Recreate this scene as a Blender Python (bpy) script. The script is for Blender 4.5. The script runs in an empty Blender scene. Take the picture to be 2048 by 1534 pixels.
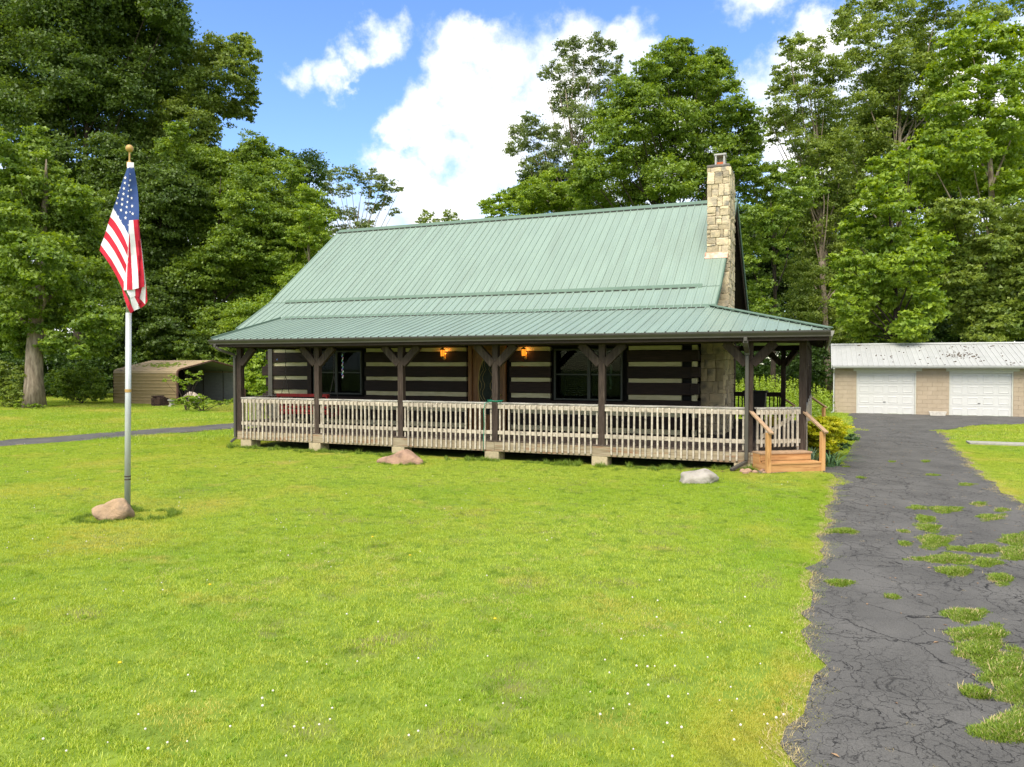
import bpy, math, random
import numpy as np
from mathutils import Vector, Matrix

random.seed(7); rng = np.random.default_rng(7)
scn = bpy.context.scene
COL = scn.collection
R = math.radians

# ------------------------------------------------------------------ camera
CAM = Vector((1.47, -17.1, 2.36)); FPX = 1511.0
YAW, PITCH = R(22.3), math.atan(37/1511)
cd = bpy.data.cameras.new('camera'); cam = bpy.data.objects.new('camera', cd); COL.objects.link(cam)
cd.sensor_width = 36; cd.lens = 36*FPX/2048; cd.clip_start = .1; cd.clip_end = 2000
cam.location = CAM; cam.rotation_euler = (R(90)-PITCH, 0, YAW)
scn.camera = cam
_f0 = Vector((-math.sin(YAW), math.cos(YAW), 0)); _r = Vector((math.cos(YAW), math.sin(YAW), 0)); _z = Vector((0, 0, 1))
_fw = _f0*math.cos(PITCH)-_z*math.sin(PITCH); _up = _f0*math.sin(PITCH)+_z*math.cos(PITCH)
def ray(px, py): return _fw+_r*((px-1024)/FPX)-_up*((py-767)/FPX)
def at(px, py, depth): return CAM+ray(px, py)*depth
def ground_at(px, py):
    d = ray(px, py); return CAM-d*(CAM.z/d.z)

# ------------------------------------------------------------------ light
w = bpy.data.worlds.new('World'); scn.world = w; w.use_nodes = True
nt = w.node_tree; nt.nodes.clear()
SUN_EL, SUN_AZ = R(54), R(180)      # azimuth measured clockwise from +Y
def N(t, kind, **kw):
    n = t.nodes.new(kind)
    for k, v in kw.items():
        if k == 'op': n.operation = v
        elif k.startswith('i_'): n.inputs[int(k[2:])].default_value = v
        else: setattr(n, k, v)
    return n
def build_sky():
    L = nt.links.new
    sky = N(nt, 'ShaderNodeTexSky', sky_type='NISHITA'); sky.sun_disc = False
    sky.sun_elevation = SUN_EL; sky.sun_rotation = SUN_AZ; sky.air_density = 1.0; sky.dust_density = .6; sky.ozone_density = 2.0
    tc = N(nt, 'ShaderNodeTexCoord')
    dirn = N(nt, 'ShaderNodeVectorMath', op='NORMALIZE'); L(tc.outputs['Generated'], dirn.inputs[0])
    # cumulus bodies in the part of the sky the picture shows: (x, y, radius) as seen, turned into directions
    blobs = [(615,155,40),(665,150,40),(712,115,42),(755,88,46),(700,165,24),
             (925,90,55),(975,95,60),(1030,130,95),(900,160,60),(1150,95,75),(1230,110,70),(1290,110,35),(1120,170,120),(950,210,90),
             (850,230,70),(800,260,50),(900,300,75),(1010,270,110),(1120,280,110),(780,335,62),(830,360,75),(860,400,80),(950,360,90),(900,430,90),(1010,330,100),(1300,200,50),(1350,300,150),
             (1640,70,55),(1590,110,60),(1540,190,70),(1560,270,90),(1680,160,110),(1580,330,90),(1720,60,45),(1520,-20,60),(1740,-30,60),(1900,140,120),
             (1230,400,120),(1700,330,200),(1900,300,200),(700,520,160),(350,560,200),(100,560,220)]
    wn = N(nt, 'ShaderNodeTexNoise'); wn.inputs['Scale'].default_value = 26; wn.inputs['Detail'].default_value = 8; wn.inputs['Roughness'].default_value = .6; L(dirn.outputs[0], wn.inputs['Vector'])
    wc = N(nt, 'ShaderNodeVectorMath', op='SUBTRACT'); wc.inputs[1].default_value = (.5, .5, .5); L(wn.outputs['Color'], wc.inputs[0])
    wsc = N(nt, 'ShaderNodeVectorMath', op='SCALE'); wsc.inputs['Scale'].default_value = .075; L(wc.outputs[0], wsc.inputs[0])
    warped = N(nt, 'ShaderNodeVectorMath', op='ADD'); L(dirn.outputs[0], warped.inputs[0]); L(wsc.outputs[0], warped.inputs[1])
    prev = None
    for (x, y, r) in blobs:
        c = ray(x, y).normalized()
        d = N(nt, 'ShaderNodeVectorMath', op='DISTANCE'); L(warped.outputs[0], d.inputs[0]); d.inputs[1].default_value = c
        m = N(nt, 'ShaderNodeMath', op='MULTIPLY_ADD'); L(d.outputs['Value'], m.inputs[0]); m.inputs[1].default_value = -FPX/r; m.inputs[2].default_value = 1.0
        if prev is None: prev = m.outputs[0]
        else:
            q = N(nt, 'ShaderNodeMath', op='SMOOTH_MAX'); L(prev, q.inputs[0]); L(m.outputs[0], q.inputs[1]); q.inputs[2].default_value = .25; prev = q.outputs[0]
    body = N(nt, 'ShaderNodeMath', op='MAXIMUM', i_1=-1.2); L(prev, body.inputs[0])
    # broken cumulus over the rest of the sky
    big = N(nt, 'ShaderNodeTexNoise'); big.inputs['Scale'].default_value = 2.2; big.inputs['Detail'].default_value = 4; L(dirn.outputs[0], big.inputs['Vector'])
    rest = N(nt, 'ShaderNodeMapRange'); rest.inputs[1].default_value = .36; rest.inputs[2].default_value = .52; rest.inputs[3].default_value = -1; rest.inputs[4].default_value = 1; L(big.outputs[0], rest.inputs[0])
    dt = N(nt, 'ShaderNodeVectorMath', op='DOT_PRODUCT'); L(dirn.outputs[0], dt.inputs[0]); dt.inputs[1].default_value = ray(1024, 300).normalized()
    gate = N(nt, 'ShaderNodeMapRange'); gate.inputs[1].default_value = .72; gate.inputs[2].default_value = .80; L(dt.outputs['Value'], gate.inputs[0])
    fm = N(nt, 'ShaderNodeMix'); L(gate.outputs[0], fm.inputs[0]); L(rest.outputs[0], fm.inputs[2]); L(body.outputs[0], fm.inputs[3])
    n1 = N(nt, 'ShaderNodeTexNoise'); n1.inputs['Scale'].default_value = 11; n1.inputs['Detail'].default_value = 9; n1.inputs['Roughness'].default_value = .62; L(dirn.outputs[0], n1.inputs['Vector'])
    na = N(nt, 'ShaderNodeMath', op='MULTIPLY_ADD', i_1=2.4, i_2=-1.34); L(n1.outputs[0], na.inputs[0])
    fld = N(nt, 'ShaderNodeMath', op='ADD'); L(fm.outputs[0], fld.inputs[0]); L(na.outputs[0], fld.inputs[1])
    mask = N(nt, 'ShaderNodeMapRange', interpolation_type='SMOOTHSTEP'); mask.inputs[1].default_value = -.28; mask.inputs[2].default_value = .70; L(fld.outputs[0], mask.inputs[0])
    n2 = N(nt, 'ShaderNodeTexNoise'); n2.inputs['Scale'].default_value = 7; n2.inputs['Detail'].default_value = 5; L(dirn.outputs[0], n2.inputs['Vector'])
    cr = N(nt, 'ShaderNodeValToRGB'); L(n2.outputs[0], cr.inputs[0])
    cr.color_ramp.elements[0].position = .38; cr.color_ramp.elements[0].color = (.66, .73, .84, 1)
    cr.color_ramp.elements[1].position = .56; cr.color_ramp.elements[1].color = (1, .985, .96, 1)
    bg1 = N(nt, 'ShaderNodeBackground'); bg1.inputs[1].default_value = .118
    hs = N(nt, 'ShaderNodeHueSaturation'); hs.inputs['Saturation'].default_value = 1.20; hs.inputs['Hue'].default_value = .510
    L(sky.outputs[0], hs.inputs['Color']); L(hs.outputs[0], bg1.inputs[0])
    bg2 = N(nt, 'ShaderNodeBackground'); bg2.inputs[1].default_value = .62; L(cr.outputs[0], bg2.inputs[0])
    mx = N(nt, 'ShaderNodeMixShader'); L(mask.outputs[0], mx.inputs[0]); L(bg1.outputs[0], mx.inputs[1]); L(bg2.outputs[0], mx.inputs[2])
    out = N(nt, 'ShaderNodeOutputWorld'); L(mx.outputs[0], out.inputs[0])
build_sky()
sl = bpy.data.lights.new('sun', 'SUN'); sl.energy = 2.3; sl.angle = R(38); sl.color = (1, .93, .80)
so = bpy.data.objects.new('sun', sl); COL.objects.link(so)
sd = Vector((math.sin(SUN_AZ)*math.cos(SUN_EL), math.cos(SUN_AZ)*math.cos(SUN_EL), math.sin(SUN_EL)))
so.rotation_euler = sd.to_track_quat('Z', 'Y').to_euler(); so.location = (0, -20, 40)
vs = scn.view_settings; vs.view_transform = 'Standard'; vs.look = 'None'; vs.gamma = 1; vs.exposure = 1.32; vs.use_curve_mapping = False
scn.render.engine = 'CYCLES'; scn.cycles.max_bounces = 6; scn.cycles.diffuse_bounces = 4; scn.cycles.use_denoising = True
scn.cycles.transparent_max_bounces = 8; scn.cycles.sample_clamp_indirect = 6

# ------------------------------------------------------------------ materials
MATS = {}
def base_mat(name):
    m = bpy.data.materials.new(name); m.use_nodes = True; t = m.node_tree
    b = t.nodes['Principled BSDF']; b.inputs['Specular IOR Level'].default_value = .3
    return m, t, b
def M(name, c1, c2=None, scale=6., rough=.75, bump=.0, stretch=(1, 1, 1), rnd=.0, metal=0., detail=6, spec=.3, c3=None, scale3=1.5, lo3=.5, hi3=.65, bscale=None, lo=.35, hi=.65, world=False, coat=0.):
    if name in MATS: return MATS[name]
    m, t, b = base_mat(name); L = t.links.new
    b.inputs['Roughness'].default_value = rough; b.inputs['Metallic'].default_value = metal; b.inputs['Specular IOR Level'].default_value = spec
    b.inputs['Coat Weight'].default_value = coat
    if c2 is None: c2 = tuple(x*.8 for x in c1)
    oi = N(t, 'ShaderNodeObjectInfo')
    tc = N(t, 'ShaderNodeTexCoord' if not world else 'ShaderNodeNewGeometry')
    mp = N(t, 'ShaderNodeMapping'); L(tc.outputs['Object' if not world else 'Position'], mp.inputs[0]); mp.inputs['Scale'].default_value = stretch
    ad = N(t, 'ShaderNodeVectorMath', op='ADD')
    ml = N(t, 'ShaderNodeVectorMath', op='SCALE'); ml.inputs[0].default_value = (13.1, 7.7, 5.3); L(oi.outputs['Random'], ml.inputs['Scale'])
    L(mp.outputs[0], ad.inputs[0])
    if not world: L(ml.outputs[0], ad.inputs[1])
    no = N(t, 'ShaderNodeTexNoise'); no.inputs['Scale'].default_value = scale; no.inputs['Detail'].default_value = detail; no.inputs['Roughness'].default_value = .6; L(ad.outputs[0], no.inputs['Vector'])
    mr = N(t, 'ShaderNodeMapRange'); mr.inputs[1].default_value = lo; mr.inputs[2].default_value = hi; L(no.outputs[0], mr.inputs[0])
    mx = N(t, 'ShaderNodeMix', data_type='RGBA'); L(mr.outputs[0], mx.inputs[0]); mx.inputs[6].default_value = (*c1, 1); mx.inputs[7].default_value = (*c2, 1)
    col = mx.outputs[2]
    if c3 is not None:
        n3 = N(t, 'ShaderNodeTexNoise'); n3.inputs['Scale'].default_value = scale3; n3.inputs['Detail'].default_value = 5; L(ad.outputs[0], n3.inputs['Vector'])
        m3 = N(t, 'ShaderNodeMapRange'); m3.inputs[1].default_value = lo3; m3.inputs[2].default_value = hi3; L(n3.outputs[0], m3.inputs[0])
        x3 = N(t, 'ShaderNodeMix', data_type='RGBA'); L(m3.outputs[0], x3.inputs[0]); L(col, x3.inputs[6]); x3.inputs[7].default_value = (*c3, 1); col = x3.outputs[2]
    if rnd:
        hv = N(t, 'ShaderNodeHueSaturation'); r2 = N(t, 'ShaderNodeMapRange'); r2.inputs[3].default_value = 1-rnd; r2.inputs[4].default_value = 1+rnd
        L(oi.outputs['Random'], r2.inputs[0]); L(r2.outputs[0], hv.inputs['Value']); L(col, hv.inputs['Color']); col = hv.outputs[0]
    L(col, b.inputs['Base Color'])
    if bump:
        bp = N(t, 'ShaderNodeBump'); bp.inputs['Strength'].default_value = bump; bp.inputs['Distance'].default_value = .02
        if bscale:
            nb = N(t, 'ShaderNodeTexNoise'); nb.inputs['Scale'].default_value = bscale; nb.inputs['Detail'].default_value = 8; L(ad.outputs[0], nb.inputs['Vector']); L(nb.outputs[0], bp.inputs['Height'])
        else: L(no.outputs[0], bp.inputs['Height'])
        L(bp.outputs[0], b.inputs['Normal'])
    MATS[name] = m; return m

roof_green = M('roof_green_metal', (.200, .270, .218), (.220, .293, .236), 1.6, .38, .0, (2.2, .35, .35), .022, spec=.5, c3=(.180, .235, .188), scale3=.9, lo3=.45, hi3=.75)
roof_trim = M('roof_trim_green', (.12, .18, .135), (.105, .16, .12), 2, .65, spec=.2)
closure = M('rib_closure_dark', (.03, .035, .03), (.05, .05, .04), 20, .8)
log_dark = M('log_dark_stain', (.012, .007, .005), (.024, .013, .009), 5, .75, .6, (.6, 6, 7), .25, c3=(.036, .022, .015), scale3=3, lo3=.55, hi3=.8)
beam_dark = M('post_dark_stain', (.030, .019, .014), (.060, .042, .032), 6, .8, .6, (6, 6, .7), .15, c3=(.10, .075, .06), scale3=2.5, lo3=.55, hi3=.8)
beam_h = M('beam_dark_stain', (.025, .016, .012), (.045, .030, .022), 6, .8, .5, (.7, 6, 6), .1)
chink = M('chinking_mortar', (.50, .46, .29), (.39, .35, .21), 3, .9, .3, (1, 4, 4), .06, bscale=40)
paint_white = M('weathered_white_paint', (.545, .48, .39), (.37, .315, .245), 9, .8, .4, (1, 1, 1), .14, c3=(.20, .18, .15), scale3=14, lo3=.56, hi3=.72)
rail_top_m = M('weathered_rail_cap', (.50, .47, .42), (.20, .185, .165), 7, .85, .5, (.4, 5, 5), .1, c3=(.10, .09, .08), scale3=16, lo3=.55, hi3=.7)
rim_wood = M('weathered_rim_board', (.38, .32, .22), (.22, .17, .105), 4, .85, .4, (.5, 6, 6), .1, c3=(.24, .11, .055), scale3=2.8, lo3=.52, hi3=.72)
deck_wood = M('deck_board_brown', (.105, .078, .062), (.065, .048, .038), 5, .85, .4, (6, .5, 6), .25)
deck_side = M('porch_rail_brown', (.06, .042, .032), (.035, .025, .02), 5, .85, .3, (6, 6, .5), .2)
pine = M('new_pine', (.47, .24, .085), (.56, .32, .13), 3, .7, .15, (5, 5, .5), .08, c3=(.33, .15, .05), scale3=4, lo3=.56, hi3=.68)
pine_h = M('new_pine_boards', (.45, .22, .08), (.55, .31, .13), 3, .7, .15, (.5, .5, 7), .1, c3=(.32, .15, .055), scale3=5, lo3=.55, hi3=.7)
pine_grey = M('weathered_pine_tread', (.46, .30, .18), (.34, .23, .14), 5, .85, .3, (2, 2, 6), .1)
gutter_m = M('gutter_bronze_metal', (.062, .056, .046), (.075, .068, .056), 3, .45, spec=.5, rnd=.0)
block_m = M('pier_block', (.46, .38, .24), (.36, .30, .19), 14, .95, .5, rnd=.08)
stone_m = M('chimney_limestone', (.60, .49, .31), (.43, .355, .25), 4, .95, 1.0, rnd=.30, c3=(.22, .20, .165), scale3=3.4, lo3=.50, hi3=.70, bscale=18)
mortar_m = M('chimney_mortar', (.36, .30, .21), (.24, .20, .14), 14, .95, .6)
cap_m = M('chimney_cap_concrete', (.19, .17, .145), (.11, .10, .09), 9, .95, .6)
copper = M('flashing_copper', (.50, .27, .17), (.62, .45, .36), 8, .5)
zinc = M('galvanised_metal', (.42, .41, .38), (.33, .32, .30), 6, .5, metal=.3)
clay = M('flue_clay', (.55, .16, .06), (.45, .12, .05), 6, .9)
door_wood = M('door_stained_oak', (.17, .075, .022), (.11, .048, .015), 4, .5, .2, (5, 5, .5), c3=(.22, .10, .03), scale3=5)
frame_dark = M('window_frame_dark', (.045, .050, .040), (.035, .038, .032), 5, .6)
blind = M('blind_slat', (.07, .068, .055), (.055, .052, .045), 5, .7)
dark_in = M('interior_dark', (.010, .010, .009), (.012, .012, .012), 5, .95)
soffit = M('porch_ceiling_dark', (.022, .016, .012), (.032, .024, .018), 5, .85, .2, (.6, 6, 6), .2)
brass = M('aged_brass', (.30, .22, .07), (.20, .15, .05), 9, .4, metal=.6)
red_paint = M('red_paint', (.30, .018, .014), (.20, .012, .010), 9, .6, rnd=.12)
chain_m = M('chain_steel', (.10, .09, .08), (.06, .05, .05), 20, .5, metal=.6)
hose_m = M('hose_green', (.01, .26, .16), (.01, .20, .12), 20, .4, spec=.5)
garage_block = M('garage_block_paint', (.41, .335, .245), (.37, .30, .215), 3, .95, .5, rnd=.04, bscale=40)
garage_joint = M('garage_block_joint', (.42, .345, .25), (.38, .31, .225), 14, .95)
white_paint = M('white_door_paint', (.56, .56, .54), (.53, .53, .51), 4, .5)
white_trim = M('white_metal_trim', (.48, .49, .47), (.42, .43, .41), 6, .5)
cream_trim = M('cream_header_trim', (.55, .55, .48), (.50, .50, .44), 6, .7)
garage_roof_m = M('garage_roof_metal', (.40, .405, .395), (.38, .385, .375), 3, .5, rnd=.04, c3=(.33, .34, .325), scale3=2, lo3=.5, hi3=.9)
debris_m = M('leaf_debris', (.12, .08, .05), (.05, .04, .025), 6, .95)
red_brown = M('red_brown_siding', (.20, .06, .05), (.16, .05, .04), 4, .8)
tan_metal = M('carport_tan_metal', (.31, .225, .11), (.27, .195, .09), 4, .6, rnd=.05, spec=.4)
tan_roof = M('carport_roof_metal', (.42, .32, .20), (.34, .25, .15), 3, .6, rnd=.05, c3=(.10, .08, .05), scale3=2.2, lo3=.6, hi3=.72, stretch=(.6, 2, 2))
trim_brown = M('carport_trim_brown', (.15, .075, .055), (.12, .06, .045), 4, .6)
carport_in = M('carport_inner_metal', (.27, .28, .28), (.22, .23, .23), 4, .6, rnd=.04)
moss_m = M('roof_moss', (.20, .25, .02), (.09, .14, .02), 9, .95)
brick_m = M('brick_brown', (.075, .042, .030), (.045, .028, .022), 12, .95, .3, rnd=.35)
concrete = M('weathered_concrete', (.36, .35, .30), (.25, .24, .20), 9, .95, .5)
tarp_m = M('pale_tarp', (.60, .50, .40), (.34, .27, .21), 4, .8)
black_pl = M('black_plastic', (.012, .012, .012), (.018, .018, .018), 9, .5)
yellow_pl = M('yellow_plastic', (.65, .50, .02), (.55, .42, .02), 9, .5)
pole_m = M('flagpole_aluminium', (.50, .52, .51), (.42, .44, .43), 5, .45, metal=.25, stretch=(1, 1, .4))
gold = M('flagpole_gold', (.52, .33, .12), (.44, .27, .09), 9, .5, metal=.2)
flag_red = M('flag_red', (.55, .02, .045), (.47, .015, .035), 6, .8)
flag_white = M('flag_white', (.78, .76, .78), (.70, .68, .71), 6, .8)
flag_blue = M('flag_blue', (.035, .075, .23), (.03, .06, .19), 6, .8)
rock_tan = M('boulder_tan', (.40, .27, .165), (.28, .195, .125), 4, .95, 1., c3=(.22, .17, .12), scale3=5, lo3=.55, hi3=.75, bscale=22)
rock_pink = M('boulder_pink', (.38, .24, .165), (.27, .17, .115), 4, .95, 1., c3=(.19, .12, .09), scale3=4, lo3=.54, hi3=.70, bscale=18)
rock_grey = M('boulder_grey', (.36, .33, .29), (.28, .255, .22), 5, .95, 1., c3=(.20, .175, .14), scale3=4, lo3=.54, hi3=.72, bscale=20)
bark_oak = M('bark_grey_brown', (.27, .215, .16), (.14, .108, .08), 9, .95, 1.0, (1, 1, .25), c3=(.34, .28, .215), scale3=6)
bark_dark = M('bark_dark', (.06, .045, .032), (.035, .026, .02), 8, .95, .8, (1, 1, .25))
bark_pale = M('bark_pale_sycamore', (.34, .29, .21), (.20, .16, .11), 3, .9, .5, (1, 1, .4), c3=(.12, .09, .06), scale3=3)
mulch_m = M('mulch_brown', (.15, .075, .045), (.06, .035, .022), 12, .95, .8, world=True)
straw_m = M('dry_straw', (.46, .36, .19), (.34, .25, .12), 9, .9)
flower_w = M('clover_white', (.70, .66, .60), (.60, .54, .48), 20, .8)
flower_y = M('dandelion_yellow', (.70, .50, .02), (.60, .42, .02), 20, .8)

def emis(name, col, s):
    m = bpy.data.materials.new(name); m.use_nodes = True; b = m.node_tree.nodes['Principled BSDF']
    b.inputs['Base Color'].default_value = (*col, 1); b.inputs['Emission Color'].default_value = (*col, 1); b.inputs['Emission Strength'].default_value = s
    return m
amber = emis('lantern_amber_glass', (1, .30, .02), .55)
bulb = emis('lantern_bulb', (1, .62, .20), 9)
def glass_mat():
    m = bpy.data.materials.new('window_glass'); m.use_nodes = True; t = m.node_tree; t.nodes.clear()
    tr = N(t, 'ShaderNodeBsdfTransparent'); tr.inputs[0].default_value = (.55, .6, .55, 1)
    gl = N(t, 'ShaderNodeBsdfGlossy'); gl.inputs['Roughness'].default_value = .03; gl.inputs[0].default_value = (.8, .9, .85, 1)
    mx = N(t, 'ShaderNodeMixShader'); mx.inputs[0].default_value = .007
    o = N(t, 'ShaderNodeOutputMaterial'); t.links.new(tr.outputs[0], mx.inputs[1]); t.links.new(gl.outputs[0], mx.inputs[2]); t.links.new(mx.outputs[0], o.inputs[0])
    return m
glass = glass_mat()

def leaf_mat(name, c1, c2, trans=.45, world_noise=False, c3=None):
    m = bpy.data.materials.new(name); m.use_nodes = True; t = m.node_tree; t.nodes.clear(); L = t.links.new
    a = N(t, 'ShaderNodeAttribute', attribute_name='tint')
    mx = N(t, 'ShaderNodeMix', data_type='RGBA'); L(a.outputs['Fac'], mx.inputs[0]); mx.inputs[6].default_value = (*c1, 1); mx.inputs[7].default_value = (*c2, 1)
    col = mx.outputs[2]
    if world_noise:
        g = N(t, 'ShaderNodeNewGeometry')
        for (sc, lo, hi, c, amt) in world_noise:
            n = N(t, 'ShaderNodeTexNoise'); n.inputs['Scale'].default_value = sc; n.inputs['Detail'].default_value = 4; L(g.outputs['Position'], n.inputs['Vector'])
            r = N(t, 'ShaderNodeMapRange'); r.inputs[1].default_value = lo; r.inputs[2].default_value = hi; r.inputs[4].default_value = amt; L(n.outputs[0], r.inputs[0])
            x = N(t, 'ShaderNodeMix', data_type='RGBA'); L(r.outputs[0], x.inputs[0]); L(col, x.inputs[6]); x.inputs[7].default_value = (*c, 1); col = x.outputs[2]
    d = N(t, 'ShaderNodeBsdfDiffuse'); L(col, d.inputs[0])
    tl = N(t, 'ShaderNodeBsdfTranslucent')
    hv = N(t, 'ShaderNodeHueSaturation'); hv.inputs['Hue'].default_value = .485; hv.inputs['Saturation'].default_value = 1.1; hv.inputs['Value'].default_value = 1.15; L(col, hv.inputs['Color']); L(hv.outputs[0], tl.inputs[0])
    s = N(t, 'ShaderNodeMixShader'); s.inputs[0].default_value = trans; L(d.outputs[0], s.inputs[1]); L(tl.outputs[0], s.inputs[2])
    gl = N(t, 'ShaderNodeBsdfGlossy'); gl.inputs['Roughness'].default_value = .5; gl.inputs[0].default_value = (1, 1, 1, 1)
    s2 = N(t, 'ShaderNodeMixShader'); s2.inputs[0].default_value = .025; L(s.outputs[0], s2.inputs[1]); L(gl.outputs[0], s2.inputs[2])
    o = N(t, 'ShaderNodeOutputMaterial'); L(s2.outputs[0], o.inputs[0])
    return m
LEAF = dict(
    oak=leaf_mat('leaf_oak_dark', (.056, .112, .018), (.165, .245, .034)),
    maple=leaf_mat('leaf_maple', (.084, .166, .020), (.290, .400, .044)),
    lime=leaf_mat('leaf_lime_green', (.105, .205, .018), (.370, .490, .048)),
    grey=leaf_mat('leaf_grey_green', (.085, .130, .035), (.260, .330, .090)),
    olive=leaf_mat('leaf_olive_green', (.105, .175, .028), (.320, .400, .062)),
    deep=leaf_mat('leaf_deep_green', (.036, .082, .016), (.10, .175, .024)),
    gold=leaf_mat('leaf_golden', (.36, .46, .02), (.80, .74, .03)),
    blade=leaf_mat('leaf_blade_green', (.055, .12, .03), (.12, .22, .07)),
)
grass_m = leaf_mat('grass_blades', (.245, .375, .022), (.64, .71, .115), .44,
    [(.16, .40, .62, (.40, .47, .035), .6), (.55, .52, .70, (.16, .36, .016), .5), (1.1, .58, .74, (.74, .58, .17), .6), (.12, .50, .66, (.22, .43, .012), .5), (3.5, .55, .70, (.10, .20, .012), .65), (.33, .54, .68, (.66, .56, .12), .55), (9, .56, .70, (.13, .20, .012), .55)])
weed_m = leaf_mat('weed_blades', (.075, .15, .014), (.27, .37, .035), .3)
strawleaf_m = leaf_mat('straw_blades', (.40, .32, .12), (.62, .50, .26), .2)

# ------------------------------------------------------------------ mesh helpers
class MB:
    def __init__(s): s.v = []; s.f = []; s.m = []
    def add(s, vs, fs, mi=0):
        o = len(s.v); s.v += [tuple(x) for x in vs]; s.f += [tuple(i+o for i in f) for f in fs]; s.m += [mi]*len(fs); return s
    def box(s, x0, x1, y0, y1, z0, z1, c=0., mi=0, mtx=None):
        if c <= 0:
            vs = [(x, y, z) for x in (x0, x1) for y in (y0, y1) for z in (z0, z1)]
            fs = [(0, 1, 3, 2), (4, 6, 7, 5), (0, 4, 5, 1), (2, 3, 7, 6), (0, 2, 6, 4), (1, 5, 7, 3)]
        else:
            vs = []; idx = {}
            for sx, X in ((-1, x0), (1, x1)):
                for sy, Y in ((-1, y0), (1, y1)):
                    for sz, Z in ((-1, z0), (1, z1)):
                        for a in range(3):
                            p = [X, Y, Z]; s_ = (sx, sy, sz)
                            for k in range(3):
                                if k != a: p[k] -= s_[k]*c
                            idx[(sx, sy, sz, a)] = len(vs); vs.append(tuple(p))
            fs = []
            for a in range(3):
                b, d = [k for k in range(3) if k != a]
                for sg in (-1, 1):
                    q = []
                    for (u, v_) in ((-1, -1), (1, -1), (1, 1), (-1, 1)):
                        k = [0, 0, 0]; k[a] = sg; k[b] = u; k[d] = v_; q.append(idx[(*k, a)])
                    if sg*(1 if a != 1 else -1) < 0: q.reverse()
                    fs.append(tuple(q))
            for a in range(3):
                b, d = [k for k in range(3) if k != a]
                for u in (-1, 1):
                    for v_ in (-1, 1):
                        k0 = [0, 0, 0]; k0[b] = u; k0[d] = v_; k1 = list(k0); k0[a] = -1; k1[a] = 1
                        fs.append((idx[(*k0, b)], idx[(*k1, b)], idx[(*k1, d)], idx[(*k0, d)]))
            for sx in (-1, 1):
                for sy in (-1, 1):
                    for sz in (-1, 1): fs.append((idx[(sx, sy, sz, 0)], idx[(sx, sy, sz, 1)], idx[(sx, sy, sz, 2)]))
        if mtx is not None: vs = [tuple(mtx @ Vector(p)) for p in vs]
        return s.add(vs, fs, mi)
    def tube(s, pts, rad, n=8, mi=0, cap=True):
        pts = [Vector(p) for p in pts]; rs = rad if hasattr(rad, '__len__') else [rad]*len(pts)
        o = len(s.v); prev = None
        for i, p in enumerate(pts):
            d = (pts[min(i+1, len(pts)-1)]-pts[max(i-1, 0)]).normalized()
            if prev is None: prev = d.orthogonal().normalized()
            a = (prev-d*prev.dot(d)).normalized(); b = d.cross(a); prev = a
            for k in range(n):
                t = 2*math.pi*k/n; s.v.append(tuple(p+(a*math.cos(t)+b*math.sin(t))*rs[i]))
        for i in range(len(pts)-1):
            for k in range(n):
                s.f.append((o+i*n+k, o+i*n+(k+1) % n, o+(i+1)*n+(k+1) % n, o+(i+1)*n+k)); s.m.append(mi)
        if cap:
            s.f.append(tuple(o+k for k in reversed(range(n)))); s.m.append(mi)
            q = o+(len(pts)-1)*n; s.f.append(tuple(q+k for k in range(n))); s.m.append(mi)
        return s
    def sphere(s, c, r, n=12, m=8, mi=0, sc=(1, 1, 1)):
        vs = [(c[0], c[1], c[2]-r*sc[2])]
        for i in range(1, m):
            a = math.pi*i/m
            for k in range(n):
                t = 2*math.pi*k/n; vs.append((c[0]+r*sc[0]*math.sin(a)*math.cos(t), c[1]+r*sc[1]*math.sin(a)*math.sin(t), c[2]-r*sc[2]*math.cos(a)))
        vs.append((c[0], c[1], c[2]+r*sc[2])); fs = []
        for k in range(n):
            fs.append((0, 1+(k+1) % n, 1+k)); fs.append((len(vs)-1, 1+(m-2)*n+k, 1+(m-2)*n+(k+1) % n))
            for i in range(m-2): fs.append((1+i*n+k, 1+i*n+(k+1) % n, 1+(i+1)*n+(k+1) % n, 1+(i+1)*n+k))
        return s.add(vs, fs, mi)
    def prism(s, poly, d0, d1, axis='Y', mi=0):
        """poly in the plane across axis, extruded from d0 to d1"""
        def P(a, b, d): return {'Y': (a, d, b), 'X': (d, a, b), 'Z': (a, b, d)}[axis]
        n = len(poly); vs = [P(a, b, d0) for a, b in poly]+[P(a, b, d1) for a, b in poly]
        fs = [tuple(range(n)), tuple(reversed(range(n, 2*n)))]+[(i, i+n, (i+1) % n+n, (i+1) % n) for i in range(n)]
        return s.add(vs, fs, mi)

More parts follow.
